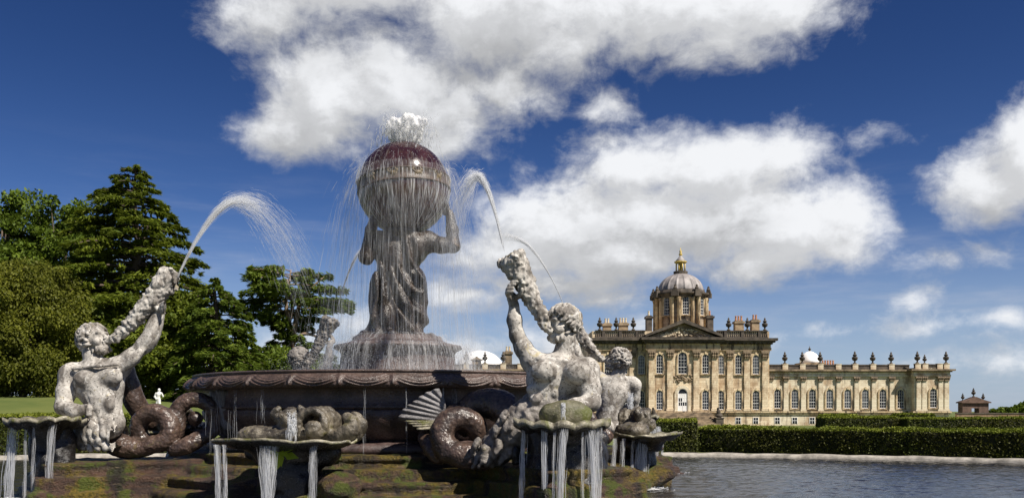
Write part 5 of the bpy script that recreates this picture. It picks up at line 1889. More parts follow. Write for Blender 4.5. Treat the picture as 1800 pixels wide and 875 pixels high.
    V, Fc = fan_mesh([p(784, 752, .85), p(782, 744, .85), p(778, 738, .85)], [p(740, 756, .55), p(726, 746, .55), p(714, 738, .6)], 0.05, 4)
    link('tail_fin', np_mesh('tail_fin', V - base, Fc, True), M['shell'], T)
    return T


def half_turn(root, label):
    """a copy of a thing on the far side of the bowl"""
    r = root.copy(); col.objects.link(r)
    r.location = (2 * CX - root.location.x, 2 * CY - root.location.y, root.location.z)
    r.rotation_euler = (0, 0, root.rotation_euler.z + PI)
    r['label'] = label
    for ch in list(root.children):
        if ch.name.startswith('tail_loop'):
            continue                                       # hidden on the far side
        c = ch.copy(); col.objects.link(c); c.parent = r
        for g in list(ch.children):
            d = g.copy(); col.objects.link(d); d.parent = c
    return r


def shell_bowl(name, a, b, depth, lobes, thick, seed, wav=0.05, lip=0.04):
    """scalloped dish, rim at z=0, fluted underneath down to a stem"""
    n = lobes * 10
    th = np.linspace(0, 2 * PI, n, endpoint=False)
    V, Fc = [], []
    sc = np.abs(np.sin(th * lobes / 2))
    rad = 1 + wav * (sc - .5)
    rings = [(0.02, -depth * .55), (0.3, -depth * .52), (0.6, -depth * .38), (0.82, -depth * .18), (0.94, -0.03), (1.0, 0.0), (1.0, -thick), (0.90, -thick - .04), (0.74, -thick - .10), (0.58, -depth * .62), (0.44, -depth * 1.0), (0.38, -depth * 1.5)]
    for i, (r, z) in enumerate(rings):
        k = sstep(r, .4, 1.0)
        rr = r * (1 + (rad - 1) * k)
        zz = z + lip * (sc - .5) * k + 0.02 * np.sin(th * 2 + seed) * k + (0.05 * depth * (sc - .5) if i > 6 else 0)
        V.append(np.stack([a * rr * np.cos(th), b * rr * np.sin(th), zz], 1))
    for i in range(len(rings) - 1):
        q = i * n + np.arange(n)
        w = i * n + (np.arange(n) + 1) % n
        Fc.append(np.stack([q, w, w + n, q + n], 1)[:, ::-1])
    V = np.concatenate(V)
    V += (np.stack([vnoise(V * 6 + k, seed + k) for k in range(3)], 1) - .5) * 0.035
    me = np_mesh(name, V, np.concatenate(Fc), True)
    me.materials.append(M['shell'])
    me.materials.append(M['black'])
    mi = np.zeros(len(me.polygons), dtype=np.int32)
    mi[6 * n:] = 1                                     # wet underside, its shade put into the black colour
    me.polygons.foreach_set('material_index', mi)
    return me


def build_shells():
    # shells held by the tritons
    out = []
    for (cx, cy, Yc, a, b, zr, lab, seed) in ((80, 735, 16.0, .66, .60, 0, 'mossy scalloped shell basin under the elbow of the left triton', 3), (988, 738, 14.05, .74, .62, 0, 'biggest mossy scalloped shell basin, under the forearm of the nearest triton', 8)):
        c = P(cx, cy, Yc)
        S = empty('shell_basin', c, lab, 'shell basin', 'scalloped shell basins')
        link('dish', shell_bowl('dish', a, b, .24, 14, .11 if seed == 8 else .07, seed), M['shell'], S)
        s = Sculpt((-1.2, -.75, -c[2] - .05), (1.3, 1.7, -.1), 0.04)
        rng = random.Random(seed)
        w_ = 1.75 if seed == 8 else .8
        yo = .62 if seed == 8 else .2
        s.cap((.1, yo, -.2), (.1, yo, -1.3), .32 * w_, .44 * w_, .1)
        for i in range(26):
            a0 = rng.uniform(0, 2 * PI); z0 = rng.uniform(-1.2, -.3); r0 = rng.uniform(.22, .46) * w_
            s.ell((.1 + r0 * math.cos(a0), yo + r0 * .8 * math.sin(a0), z0), (rng.uniform(.07, .17), rng.uniform(.07, .17), rng.uniform(.12, .32)), .05)
        link('rock_stem', s.mesh('rock_stem', [(0.04, 4, seed), (.03, 11, seed)]), M['black'], S)  # black colour holds the shade of the hollow below the dish
        if seed == 8:
            s = Sculpt((-.7, -.4, -.1), (.7, .6, .5), .025)
            s.ell((.06, .12, .08), (.42, .22, .24), .05)
            k = link('mossy_boss', s.mesh('mossy_boss', [(0.02, 7, 2)]), M['moss'], S)
        out.append(S)
    half_turn(out[0], 'rear shell basin at the right edge of the fountain, against the hedge')
    half_turn(out[1], 'scalloped shell basin of the far triton hidden behind the bowl')
    # shells between the tritons, each with a scroll and a spouting mask
    c = polar(SA[0], 5.45, 1.03)
    S = empty('shell_basin', c, 'wide flat shell basin at the front with a carved scroll and a spouting mask', 'shell basin', 'scalloped shell basins')
    S.rotation_euler = (0, 0, SA[0] + PI / 2)
    link('dish', shell_bowl('dish', 1.20, .68, .24, 11, .045, 5, .06, .02), M['shell'], S)
    s = Sculpt((-1.3, -.8, -1.1), (1.5, 1.2, .1), 0.045)
    s.cap((0, .25, -.3), (0, .4, -1.0), .40, .55, .1); s.cap((0, .35, -.5), (.7, .3, -.22), .26, .12, .1); s.cap((0, .35, -.5), (-.7, .3, -.22), .26, .12, .1)
    link('stem', s.mesh('stem', [(0.06, 3, 5), (.03, 9, 6)]), M['black'], S)
    s = Sculpt((-1.15, -.5, -.2), (1.5, .9, .75), 0.022)
    # scroll: rolled volute with ribs, and the upturned lip of the shell at its right
    for k in range(7):
        y = .05 + k * .09
        pts = [(.50 - .26 * math.cos(t) * (1 - t / 14), y, .22 + .26 * math.sin(t) * (1 - t / 14)) for t in np.linspace(-.6, 5.2, 12)]
        s.path(pts, [.075 if k % 2 else .06] * 12, .02, 2)
    s.ell((.52, .0, .16), (.15, .12, .15), .02)
    s.path([(.75, .2, .02), (.95, .15, .06), (1.12, .12, .16), (1.13, .15, .28), (1.0, .2, .36)], [.1, .13, .12, .09, .06], .04)
    s.path([(.85, .4, .02), (1.05, .4, .1), (1.15, .4, .25), (1.05, .4, .38)], [.12, .13, .10, .06], .05)
    # mask
    s.ell((.02, .22, .26), (.20, .20, .25), .05); s.ell((.02, .06, .30), (.10, .08, .10), .04); s.ell((-.07, .05, .38), .05, .02); s.ell((.11, .05, .38), .05, .02)
    s.path([(-.16, .2, .3), (-.24, .2, .4), (-.18, .2, .48)], [.07, .07, .05], .03); s.path([(.18, .2, .3), (.26, .2, .42), (.2, .2, .5)], [.07, .07, .05], .03)
    s.ell((-.55, .2, .05), (.36, .25, .16), .06); s.ell((-.1, .32, .06), (.75, .34, .16), .06)
    link('carved_scroll', s.mesh('carved_scroll', [(0.015, 8, 7), (.015, 22, 3)]), M['scroll'], S)
    sh = S
    for a, lab in ((SA[1], 'side shell basin with a carved scroll, just right of the nearest triton'), (SA[2], 'shell basin with a carved scroll on the far side of the bowl'), (SA[3], 'shell basin with a carved scroll behind the left triton')):
        r = sh.copy(); col.objects.link(r)
        r.location = polar(a, 5.45, 1.03); r.rotation_euler = (0, 0, a + PI / 2); r['label'] = lab
        for ch in list(sh.children):
            cc = ch.copy(); col.objects.link(cc); cc.parent = r
    # a bright sprig growing under the front shell
    c = P(497, 778, 14.35)
    g = empty('leafy_sprig', c, 'bright yellow green leafy sprig hanging under the front shell basin', 'plant')
    b = MB(); b.tube([(0, 0.1, 0.02), (0, 0, -.1), (-.06, -.03, -.24)], [.012, .01, .006], 5); b.build('stem', M['sprig'], g)
    V, Fc = [], []
    rng = np.random.default_rng(2)
    for (x, z, dx, dz, L) in ((.08, -.10, .9, .1, .13), (.14, -.20, 1, -.25, .15), (.0, -.09, .6, .5, .10), (-.10, -.22, -.9, -.5, .16), (-.06, -.32, -.3, -1, .14), (.03, -.16, .8, -.4, .12), (-.02, -.26, .2, -1, .12), (-.13, -.15, -.8, .3, .10)):
        u = unit(np.array((dx, -.35, dz))); v = unit(np.cross(u, (0.2, -1, .2)))
        o = np.array((x, -.04, z)); k = len(V)
        V += [o - u * L, o - u * L * .2 + v * L * .5 - np.array((0, .02, 0)), o + u * L, o - u * L * .2 - v * L * .5 - np.array((0, .02, 0))]
        Fc.append((k, k + 1, k + 2, k + 3))
    link('leaves', np_mesh('leaves', np.array(V), np.array(Fc)), M['sprig'], g)


build_plinth()
build_bowl()
GC = build_bearer()
tl = build_left_triton()
tr = build_right_triton()
half_turn(tl, 'pale triton seen from behind, between the nearest triton and the house')
ft = half_turn(tr, 'far triton behind the bowl, its horn mouth showing left of the pedestal')
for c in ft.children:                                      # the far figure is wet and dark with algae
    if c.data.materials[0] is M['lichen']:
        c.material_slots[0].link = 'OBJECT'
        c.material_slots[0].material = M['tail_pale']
build_shells()

# ------------------------------------------------------------------ water in the air: thin threads and drops as real geometry
def thread_mesh(name, paths, radii):
    """paths (N,K,3), radii (N,K): three sided threads"""
    N, K, _ = paths.shape
    t = np.empty_like(paths)
    t[:, 1:-1] = paths[:, 2:] - paths[:, :-2]
    t[:, 0] = paths[:, 1] - paths[:, 0]
    t[:, -1] = paths[:, -1] - paths[:, -2]
    t = unit(t)
    ref = np.where(np.abs(t[..., 2:3]) < 0.9, np.array((0, 0, 1.0)), np.array((1.0, 0.3, 0)))
    u = unit(np.cross(t, ref))
    w = np.cross(t, u)
    V = np.stack([paths + radii[..., None] * (math.cos(a) * u + math.sin(a) * w) for a in (0.3, 2.394, 4.489)], 2)   # N,K,3,3
    V = V.reshape(-1, 3)
    n, k, j = np.meshgrid(np.arange(N), np.arange(K - 1), np.arange(3), indexing='ij')
    b = (n * K + k) * 3
    j2 = (j + 1) % 3
    Fc = np.stack([b + j, b + j2, b + 3 + j2, b + 3 + j], -1).reshape(-1, 4)
    return np_mesh(name, V, Fc, True)


def drop_mesh_data(C, r):
    d = np.array([(1, 1, 1), (-1, -1, 1), (-1, 1, -1), (1, -1, -1)], float) / 1.2
    V = (C[:, None] + d[None] * r[:, None, None]).reshape(-1, 3)
    q = np.array([(0, 1, 2), (0, 3, 1), (0, 2, 3), (1, 3, 2)])
    return V, (np.arange(len(C))[:, None, None] * 4 + q[None]).reshape(-1, 3)


def add_drops(name, C, r, parent, base):
    V, Fc = drop_mesh_data(C - base, r)
    link(name, np_mesh(name, V, Fc), M['water'], parent)


rw = np.random.default_rng(77)
GRAV = 9.8


def ballistic(p0, v0, t0, dt, K=4):
    t = t0[:, None] + dt[:, None] * np.linspace(0, 1, K)[None]
    p = p0[:, None] + v0[:, None] * t[..., None]
    p[..., 2] -= 0.5 * GRAV * t ** 2
    return p


def taper(N, K, r):
    s = np.sin(np.linspace(0.25, PI - 0.15, K))
    return r[:, None] * s[None] + 0.0006


def sheet(name, prof, c, mat, n=96, a0=0.0, a1=2 * PI, wob=0.03, seed=0):
    """thin falling sheet turned round a vertical axis"""
    th = np.linspace(a0, a1, n, endpoint=(a1 - a0) < 6.28)
    V, Fc = [], []
    for k, (r, z) in enumerate(prof):
        rr = r * (1 + wob * (vnoise(np.stack([np.cos(th) * 4, np.sin(th) * 4, np.full_like(th, z * .8)], 1), seed) - .5))
        V.append(np.stack([rr * np.cos(th), rr * np.sin(th), np.full_like(th, z)], 1))
    closed = (a1 - a0) > 6.28
    m = n if closed else n - 1
    for k in range(len(prof) - 1):
        a = k * n + np.arange(m)
        b = k * n + (np.arange(m) + 1) % n
        Fc.append(np.stack([a, b, b + n, a + n], 1))
    o = link(name, np_mesh(name, np.concatenate(V), np.concatenate(Fc), True), mat)
    o.location = c
    return o


def globe_water():
    sph = lambda t0, t1, r, k=14: [(r * math.sin(t), r * math.cos(t)) for t in np.linspace(t0, t1, k)]
    o = sheet('water_sheet', sph(1.36, 2.65, 1.025), GC, M['film'], wob=0.02, seed=1)
    tag(o, 'broken white sheet of water sliding down the lower half of the globe', 'water', kind='stuff')
    o = sheet('water_sheet', sph(0.15, 1.36, 1.022), GC, M['filmthin'], 50, R(115), R(262), 0.01, 2)
    tag(o, 'broken white sheet of water sliding down the upper left of the globe', 'water', kind='stuff')
    for k, (vr, lab) in enumerate(((.50, 'inner soft veil of falling water round the globe'), (.90, 'widest thin veil of falling water flung out from the globe'))):
        pr = [(1.0 + vr * t, 0.35 - 4.9 * t * t + .5 * vr * t) for t in np.linspace(0.0, .95, 14)]
        o = sheet('water_veil', [(r, z) for r, z in pr if z > -4.15], GC, M['veil'], wob=.12, seed=5 + k)
        tag(o, lab, 'water veil', kind='stuff')
    o = sheet('water_curtain', [(1.40, 2.93), (1.46, 2.86), (1.52, 2.7), (1.58, 2.5), (1.64, 2.2)], (CX, CY, 0), M['curtain'], wob=.08, seed=9)
    tag(o, 'streaked curtain of water pouring off the lower ledge of the round pedestal', 'cascade', kind='stuff')
    o = sheet('water_curtain', [(.90, 3.15), (1.0, 3.11), (1.10, 3.02), (1.30, 2.965), (1.42, 2.95)], (CX, CY, 0), M['curtain'], wob=.08, seed=10)
    tag(o, 'film of white water spreading over the upper ledge at the feet of the bent man', 'cascade', kind='stuff')
    # solid white heads of the plume
    s = Sculpt((-.75, -.75, -.2), (.75, .75, .85), .022)
    rg = random.Random(8)
    for j in range(34):
        ja, rj = rg.uniform(0, 2 * PI), .40 * math.sqrt(rg.random())
        hh = rg.uniform(.26, .46) + .16 * math.cos(ja * 3 + 1) ** 2 - rj * .2
        ox, oy = rj * math.cos(ja), rj * math.sin(ja)
        s.path([(ox * .75, oy * .75, -.05), (ox, oy, hh * .6), (ox * 1.15, oy * 1.15, hh), (ox * 1.30, oy * 1.30, hh - .03)], [.035, .045, .055, .03], .05, 3)
        for i in range(3):
            s.ell((ox * 1.2 + rg.uniform(-.06, .06), oy * 1.2 + rg.uniform(-.06, .06), hh + rg.uniform(-.12, .07)), rg.uniform(.015, .035), .02)
    o = link('water_plume', s.mesh('water_plume', [(.015, 18, 1), (.012, 40, 2)]), M['foam'])
    o.location = GC + np.array((.06, 0, .98))
    tag(o, 'dense white crown of water heads bubbling on top of the globe', 'water plume')
    top = GC + np.array((0, 0, 1.0))
    base = top.copy()
    # plume
    n = 1500
    a = rw.uniform(0, 2 * PI, n)
    jet = rw.integers(0, 9, n)
    ja = jet * 2 * PI / 9
    r0 = np.where(jet == 0, 0.10, 0.36) * np.sqrt(rw.random(n))
    src = top + np.stack([0.30 * np.cos(ja) + 0.09 * np.cos(a), 0.30 * np.sin(ja) + 0.09 * np.sin(a), np.full(n, -0.06)], 1)
    src[:, 0] += 0.07
    vz = rw.normal(3.15, 0.28, n) * (1 - 0.10 * (jet % 3 == 1))
    v = np.stack([0.42 * np.cos(ja) + rw.normal(0, .20, n), 0.42 * np.sin(ja) + rw.normal(0, .20, n), vz], 1)
    t0 = rw.uniform(0, 1, n) ** 0.8 * 0.60
    p = ballistic(src, v, t0, rw.uniform(.02, .07, n))
    me = thread_mesh('water_plume', p - base, taper(n, 4, rw.uniform(.005, .014, n)))
    o = link('plume_drops', me, M['water']); o.location = base
    tag(o, 'loose drops leaping out of the white plume on top of the globe', 'spray', kind='stuff')
    # film running down the globe
    n = 1100
    az_ = rw.uniform(0, 2 * PI, n)
    az_ = np.round(az_ * 17) / 17 * 0.75 + 0.25 * az_ + 0.0
    th0 = rw.uniform(1.1, 2.55, n)
    dl = rw.uniform(.10, .42, n)
    keep = ~((np.cos(az_ + PI / 2 - 0.35) > 0.55) & (th0 < 1.5) & (rw.random(n) < 0.90))
    az_, th0, dl = az_[keep], th0[keep], dl[keep]
    n = len(az_)
    K = 6
    th = np.minimum(th0[:, None] + dl[:, None] * np.linspace(0, 1, K), 2.75)
    azw = az_[:, None] + 0.02 * np.sin(th * 9 + az_[:, None] * 40)
    rr = 1.012 + 0.035 * (np.abs(th - 1.30) < 0.2)
    p = GC + rr[..., None] * np.stack([np.sin(th) * np.cos(azw), np.sin(th) * np.sin(azw), np.cos(th)], -1)
    lo = p[..., 2] < GC[2] - 0.55
    me = thread_mesh('water_film', p - base, taper(n, K, rw.uniform(.003, .009, n) * rw.choice([.6, 1, 1.6], n)))
    o = link('water_film', me, M['waterfine']); o.location = base
    tag(o, 'white streaks of water running down over the sides of the globe', 'water', kind='stuff')
    # veil thrown off the globe
    n = 3600
    a = rw.uniform(0, 2 * PI, n)
    vr = np.abs(rw.normal(0.62, 0.42, n)) + 0.15
    thick = rw.random(n) < 0.5
    vr[thick] = rw.normal(0.62, .14, thick.sum())
    r0 = 0.95 + rw.uniform(-.12, .08, n)
    src = GC + np.stack([r0 * np.cos(a), r0 * np.sin(a), rw.uniform(.28, .6, n)], 1)
    v = np.stack([vr * np.cos(a) + rw.normal(0, .05, n), vr * np.sin(a) + rw.normal(0, .05, n), rw.uniform(-.3, 1.2, n) * vr], 1)
    t0 = rw.uniform(0, 1, n) ** 0.95 * 0.98
    p = ballistic(src, v, t0, rw.uniform(.03, .13, n))
    rad = rw.uniform(.0012, .0042, n) * (1.1 - 0.35 * t0)
    ok = p[:, -1, 2] > 2.2
    me = thread_mesh('water_spray', (p - base)[ok], taper(ok.sum(), 4, rad[ok]))
    o = link('water_spray', me, M['waterfine']); o.location = base
    tag(o, 'thin veil of falling drops thrown outward all round the globe and the man below', 'spray', kind='stuff')
    # drips off the underside of the globe, over the man
    n = 600
    a = rw.uniform(0, 2 * PI, n)
    r0 = rw.uniform(.35, .98, n) ** 0.7
    z0 = GC[2] - np.sqrt(np.maximum(1 - r0 ** 2, 0)) - 0.02
    src = np.stack([GC[0] + r0 * np.cos(a), GC[1] + r0 * np.sin(a), z0], 1)
    t0 = rw.uniform(0, .85, n)
    p = ballistic(src, np.stack([rw.normal(0, .06, n), rw.normal(0, .06, n), -rw.random(n)], 1), t0, rw.uniform(.03, .16, n))
    ok = p[:, -1, 2] > 2.25
    me = thread_mesh('water_drips', (p - base)[ok], taper(ok.sum(), 4, rw.uniform(.0012, .0034, n)[ok]))
    o = link('water_drips', me, M['waterfine']); o.location = base
    tag(o, 'fine streams of drips falling from the underside of the globe over the bent man', 'spray', kind='stuff')
    # cascade over the pedestal
    base2 = np.array((CX, CY, 3.0))
    n = 4000
    a = rw.uniform(0, 2 * PI, n)
    r0 = rw.choice([.95, 1.42], n, p=[.3, .7]) + np.abs(rw.normal(0, .10, n))
    z0 = np.where(r0 < 1.3, 3.14, 2.93)
    clump = vnoise(np.stack([a * 5, r0 * 0, r0 * 0], 1), 3)
    src = np.stack([CX + r0 * np.cos(a), CY + r0 * np.sin(a), z0], 1)
    vr = np.abs(rw.normal(.35, .25, n))
    t0 = rw.uniform(0, .38, n)
    p = ballistic(src, np.stack([vr * np.cos(a), vr * np.sin(a), rw.uniform(-.2, .4, n)], 1), t0, rw.uniform(.02, .07, n))
    ok = (p[:, -1, 2] > 2.18) & (clump > 0.30)
    me = thread_mesh('water_cascade', (p - base2)[ok], taper(ok.sum(), 4, rw.uniform(.003, .0075, n)[ok]))
    o = link('water_cascade', me, M['waterfine']); o.location = base2
    tag(o, 'white curtain of water falling off the round pedestal into the big bowl', 'cascade', kind='stuff')
    # mist of drops leaping from the bowl
    n = 34000
    a = rw.uniform(0, 2 * PI, n)
    r0 = 1.5 + np.abs(rw.normal(0, .48, n))
    z = 2.17 + np.abs(rw.normal(0, .34, n)) * np.clip(1.9 - (r0 - 1.4), .3, 1.6)
    C = np.stack([CX + r0 * np.cos(a), CY + r0 * np.sin(a), z], 1)
    V, Fc = drop_mesh_data(C - base2, rw.uniform(.0025, .006, n))
    o = link('water_mist', np_mesh('water_mist', V, Fc), M['waterfine']); o.location = base2
    tag(o, 'pale mist of droplets leaping round the foot of the pedestal', 'mist', kind='stuff')


def water_jet(label, S, A, umax, spread, n, r=(.003, .009), core=0.5):
    S, A = np.array(S), np.array(A)
    n = int(n * 3.0)
    u0 = rw.random(n) ** 0.8 * umax
    du = rw.uniform(.02, .05, n) + .16 * rw.random(n) * (u0 < 1.0) + .05
    u = u0[:, None] + du[:, None] * np.linspace(0, 1, 4)[None]
    p = np.empty((n, 4, 3))
    sc = 1 + rw.normal(0, .035, n)[:, None] * np.minimum(u, 1.6) ** 1.3
    p[..., 0] = S[0] + (A[0] - S[0]) * u * sc
    p[..., 1] = S[1] + (A[1] - S[1]) * u * sc
    p[..., 2] = S[2] + (A[2] - S[2]) * (2 * u - u ** 2)
    late = np.maximum(u - 0.72, 0)
    p[..., 2] -= late * np.abs(rw.normal(0, 1.0, n))[:, None] * spread * 2.6
    off = rw.normal(size=(n, 3)) * spread * (0.10 + 0.9 * np.minimum(u0, 1.4) ** 1.6)[:, None] * 0.42
    p += off[:, None]
    rad = 0.45 * rw.uniform(*r, n) * np.interp(u0, [0, .4, 1, umax], [1.6, 1.05, .62, .20])
    o = link('water_jet', thread_mesh('water_jet', p - S, taper(n, 4, rad)), M['waterfine'])
    o.location = S
    tag(o, label, 'water jet', 'jets from the shell horns')


ORD = ['first', 'second', 'third', 'fourth', 'fifth', 'sixth', 'seventh', 'eighth']


def water_stream(label, top, bot, w0, w1, n, r, group, splash=0.0):
    """a falling ribbon of threads from a lip down to a ledge or the pool"""
    top, bot = np.array(top), np.array(bot)
    K = 12
    n = int(n * 1.5)
    r = r * .62
    t = np.linspace(0, 1, K)
    x = rw.normal(0, .8, n)
    p = np.empty((n, K, 3))
    tt = t[None] * np.ones((n, 1))
    s0 = rw.uniform(0, .55, n) * (rw.random(n) < .6)
    s1 = np.minimum(1.0, s0 + rw.uniform(.35, 1.0, n))
    tt = s0[:, None] + (s1 - s0)[:, None] * tt
    fall = tt ** 1.0
    hor = np.sqrt(tt)
    p[..., 0] = top[0] + (bot[0] - top[0]) * hor + x[:, None] * (w0 + (w1 - w0) * tt) * .5 + rw.uniform(.002, .010, n)[:, None] * np.sin(tt * rw.uniform(8, 22, n)[:, None] + x[:, None] * 9)
    p[..., 1] = top[1] + (bot[1] - top[1]) * hor + rw.normal(0, .5, n)[:, None] * (w0 + (w1 - w0) * tt) * .4
    p[..., 2] = top[2] + (bot[2] - top[2]) * fall
    rad = taper(n, K, rw.uniform(.5, 1.2, n) * r)
    o = link('water_stream', thread_mesh('water_stream', p - top, rad), M['water'])
    o.location = top
    tag(o, label, 'falling water', group)
    # the joined body of the stream: a ragged flattened rope of water
    tq = np.linspace(0, 1, 16)
    na = 14
    an = np.linspace(0, 2 * PI, na, endpoint=False)
    V = []
    ph = rw.uniform(0, 9)
    for t_ in tq:
        wx = (w0 + (w1 - w0) * t_) * .62 * (1 + .18 * math.sin(t_ * 15 + ph))
        c = np.array(((bot[0] - top[0]) * math.sqrt(t_) + .012 * math.sin(t_ * 11 + ph), (bot[1] - top[1]) * math.sqrt(t_), (bot[2] - top[2]) * t_))
        V.append(np.stack([c[0] + wx * np.cos(an), c[1] + .35 * wx * np.sin(an), np.full(na, c[2])], 1))
    Fc = []
    for k in range(15):
        a_ = k * na + np.arange(na)
        b_ = k * na + (np.arange(na) + 1) % na
        Fc.append(np.stack([a_, b_, b_ + na, a_ + na], 1))
    if w0 > .03 and 'rim' not in group:
        link('water_body', np_mesh('water_body', np.concatenate(V), np.concatenate(Fc), True), M['ribbon'], o)
    if splash > 0:
        d = MB()
        if bot[2] > 0:
            splash *= .45
        d.lathe([(.02, .07), (.12, .06), (.26, .03), (.40, .0)], 20, (0, 0, 0), flute=lambda a, i: splash ** .5 * (1 + .25 * math.sin(a * 5 + i) + .15 * math.sin(a * 11)))
        if bot[2] < 0:
            f = d.build('foam', M['foam'], o, True)
            f.location = bot - top
        m = int(420 * splash)
        a = rw.uniform(0, 2 * PI, m)
        q = np.abs(rw.normal(0, .26, m)) * splash
        C = np.stack([q * np.cos(a) * 1.5, q * np.sin(a), np.abs(rw.normal(0, .05, m)) * np.exp(-q * 4)], 1)
        V, Fc = drop_mesh_data(C, rw.uniform(.006, .02, m))
        f = link('splash', np_mesh('splash', V, Fc), M['water'], o)
        f.location = bot - top
        f['kind'] = 'stuff'


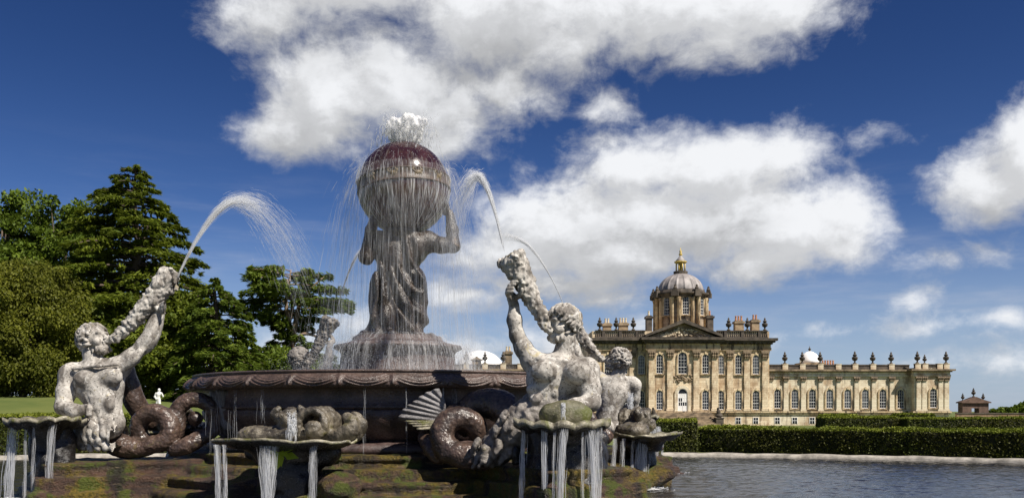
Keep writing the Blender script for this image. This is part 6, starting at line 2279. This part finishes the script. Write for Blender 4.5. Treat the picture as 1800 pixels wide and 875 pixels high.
def all_streams():
    y17 = lambda x, y, Y: P(x, y, Y)

    def fall(x, y, Y, x2, zb, dY=-.06):
        Yb = Y + dY
        return P(x, y, Y), np.array(((x2 - 900) / F * Yb, Yb, zb))
    gl = 'threads off the left shell basin'
    rows = [(27, 748, 15.75, 14, -.08, 11, 14, 34, .012, 1.0, 'widest stream of water off the outer lip of the left shell basin'),
            (46, 750, 15.6, 43, -.08, 4, 5, 7, .005, 0, 'faint thread of water beside the wide stream off the left shell basin'),
            (60, 750, 15.6, 58, -.08, 4, 5, 6, .005, 0, 'faint inner thread of water dripping off the left shell basin'),
            (95, 745, 15.6, 84, -.08, 8, 7, 16, .008, .4, 'stream of water off the inner side of the left shell basin')]
    for (x, y, Y, x2, zb, a, b, n, r, sp, lab) in rows:
        t, q = fall(x, y, Y, x2, zb)
        water_stream(lab, t, q, a / F * Y, b / F * Y, n, r, gl, sp)
    gf = 'streams off the front shell basin'
    rows = [(380, 781, 14.35, 385, -.08, 8, 8, 24, .010, 0, 'stream of water off the left end of the front shell basin'),
            (393, 781, 14.3, 396, -.08, 6, 6, 10, .009, 0, 'narrow stream just beside the left end stream of the front shell basin'),
            (472, 783, 14.1, 470, -.08, 24, 9, 60, .010, .5, 'broad tapering stream of water off the middle of the front shell basin'),
            (551, 783, 14.1, 548, -.08, 10, 9, 20, .006, .3, 'thin stream of water right of the leafy sprig off the front shell basin')]
    for (x, y, Y, x2, zb, a, b, n, r, sp, lab) in rows:
        t, q = fall(x, y, Y, x2, zb)
        water_stream(lab, t, q, a / F * Y, b / F * Y, n, r, gf, sp)
    gr = 'streams off the biggest shell basin'
    rows = [(921, 746, 13.9, 917, -.08, 5, 5, 16, .008), (957, 749, 13.6, 957, -.08, 9, 7, 22, .008), (993, 750, 13.45, 985, -.05, 10, 7, 30, .009), (975, 750, 13.5, 972, -.08, 4, 4, 6, .005),
            (1025, 750, 13.6, 1024, -.08, 4, 4, 6, .005), (1036, 749, 13.6, 1046, -.05, 9, 9, 28, .009), (1052, 746, 13.7, 1053, -.08, 8, 8, 12, .005)]
    for i, (x, y, Y, x2, zb, a, b, n, r) in enumerate(rows):
        t, q = fall(x, y, Y, x2, zb)
        water_stream('%s stream of water from the left off the biggest shell basin' % ORD[[0, 1, 3, 2, 4, 5, 6][i]], t, q, a / F * Y, b / F * Y, n, r, gr, .35 if i in (0, 1, 2, 5) else 0)
    gs = 'streams off the right side shell basins'
    rows = [(1128, 770, 18.3, 1124, -.08, 16, 18, 40, .012, .8, 'widest white stream off the side shell basin into the pool'),
            (1140, 772, 18.6, 1139, -.08, 8, 9, 18, .010, .5, 'stream off the right tip of the side shell basin'),
            (1112, 772, 18.0, 1111, -.08, 4, 4, 8, .007, 0, 'thin thread off the near edge of the side shell basin'),
            (1081, 770, 17.8, 1078, -.08, 6, 8, 10, .007, 0, 'thread off the left end of the side shell basin behind the biggest shell'),
            (1097, 770, 17.9, 1093, -.08, 5, 5, 8, .007, 0, 'thread off the near middle of the side shell basin'),
            (1147, 750, 23.0, 1152, -.08, 9, 9, 22, .013, .7, 'left stream off the rear shell basin in front of the hedge'),
            (1156, 749, 23.2, 1163, -.08, 8, 9, 18, .012, .7, 'right stream off the rear shell basin in front of the hedge'),
            (1137, 752, 22.8, 1143, -.08, 9, 10, 18, .012, 0, 'inner stream off the rear shell basin behind the side shell')]
    for (x, y, Y, x2, zb, a, b, n, r, sp, lab) in rows:
        t, q = fall(x, y, Y, x2, zb)
        water_stream(lab, t, q, a / F * Y, b / F * Y, n, r, gs, sp)
    gb = 'thin drips off the carved bowl rim'
    labs = ['leftmost sheet of thin drips off the bowl rim, over the grey fin', 'thin drips off the bowl rim right of the grey fin', 'thin drips off the bowl rim above the left part of the front shell',
            'single thin drip off the bowl rim right of the carved scroll', 'single thin drip off the bowl rim halfway to the coiled right tail', 'thin drip off the bowl rim in front of the right grey fin', 'thin drip off the rim above the coiled right tail']
    for (x, y2, n, w), lab in zip(((380, 800, 9, 16), (412, 790, 6, 12), (460, 745, 6, 10), (640, 800, 5, 3), (715, 800, 5, 3), (780, 740, 9, 5), (800, 730, 6, 5)), labs):
        # find the rim under this column
        k = (x - 900) / F
        A_, B_, C_ = 1 + k * k, 2 * (-k * CX - CY), CX * CX + CY * CY - 4.36 ** 2
        Y = (-B_ - math.sqrt(B_ * B_ - 4 * A_ * C_)) / (2 * A_)
        t = np.array((k * Y, Y, 1.88)); q = np.array((k * Y, Y - .03, CAMZ + (HOR - y2) / F * Y))
        water_stream(lab, t, q, w / F * Y, w * 1.2 / F * Y, n, .0026, gb)
    # spouts
    def spout(label, c, h, w, n, r):
        c = np.array(c)
        a = rw.uniform(0, 2 * PI, n)
        src = c + np.stack([.35 * w * np.cos(a), .35 * w * np.sin(a), np.zeros(n)], 1)
        vz = math.sqrt(2 * GRAV * h)
        v = np.stack([w * 1.1 * np.cos(a) * rw.random(n), w * 1.1 * np.sin(a) * rw.random(n), vz * rw.uniform(.7, 1.03, n)], 1)
        p = ballistic(src, v, rw.random(n) * vz / GRAV * 1.75, rw.uniform(.02, .05, n))
        o = link('water_spout', thread_mesh('water_spout', p - c, taper(n, 4, rw.uniform(.5, 1, n) * r)), M['water'])
        o.location = c
        tag(o, label, 'water spout', 'short white spouts in the shells')
    spout('white gush of water from the mask in the front shell basin', P(513, 768, 14.5), .38, .11, 420, .016)
    spout('short white spout standing in the biggest shell basin', P(990, 724, 13.85), .14, .055, 260, .014)
    spout('white spout over the side shell basins, against the house front', P(1108, 720, 19.3), .36, .09, 300, .018)
    water_jet('tall white jet arching from the left triton horn towards the globe', P(311, 491, 17.0), P(440, 348, 18.0), 1.72, .20, 1300)
    water_jet('white jet curling from the nearest triton horn over onto the globe', P(887, 445, 15.0), P(826, 310, 17.2), 1.75, .18, 1200)
    water_jet('thin straight jet rising from behind the head of the nearest triton', P(996, 549, 22.5), P(893, 412, 21.4), 1.0, .08, 300, (.003, .007))
    water_jet('faint curved jet left of the bent man', P(592, 545, 24.9), P(648, 428, 22.6), 1.10, .10, 260, (.003, .008))


globe_water()
all_streams()
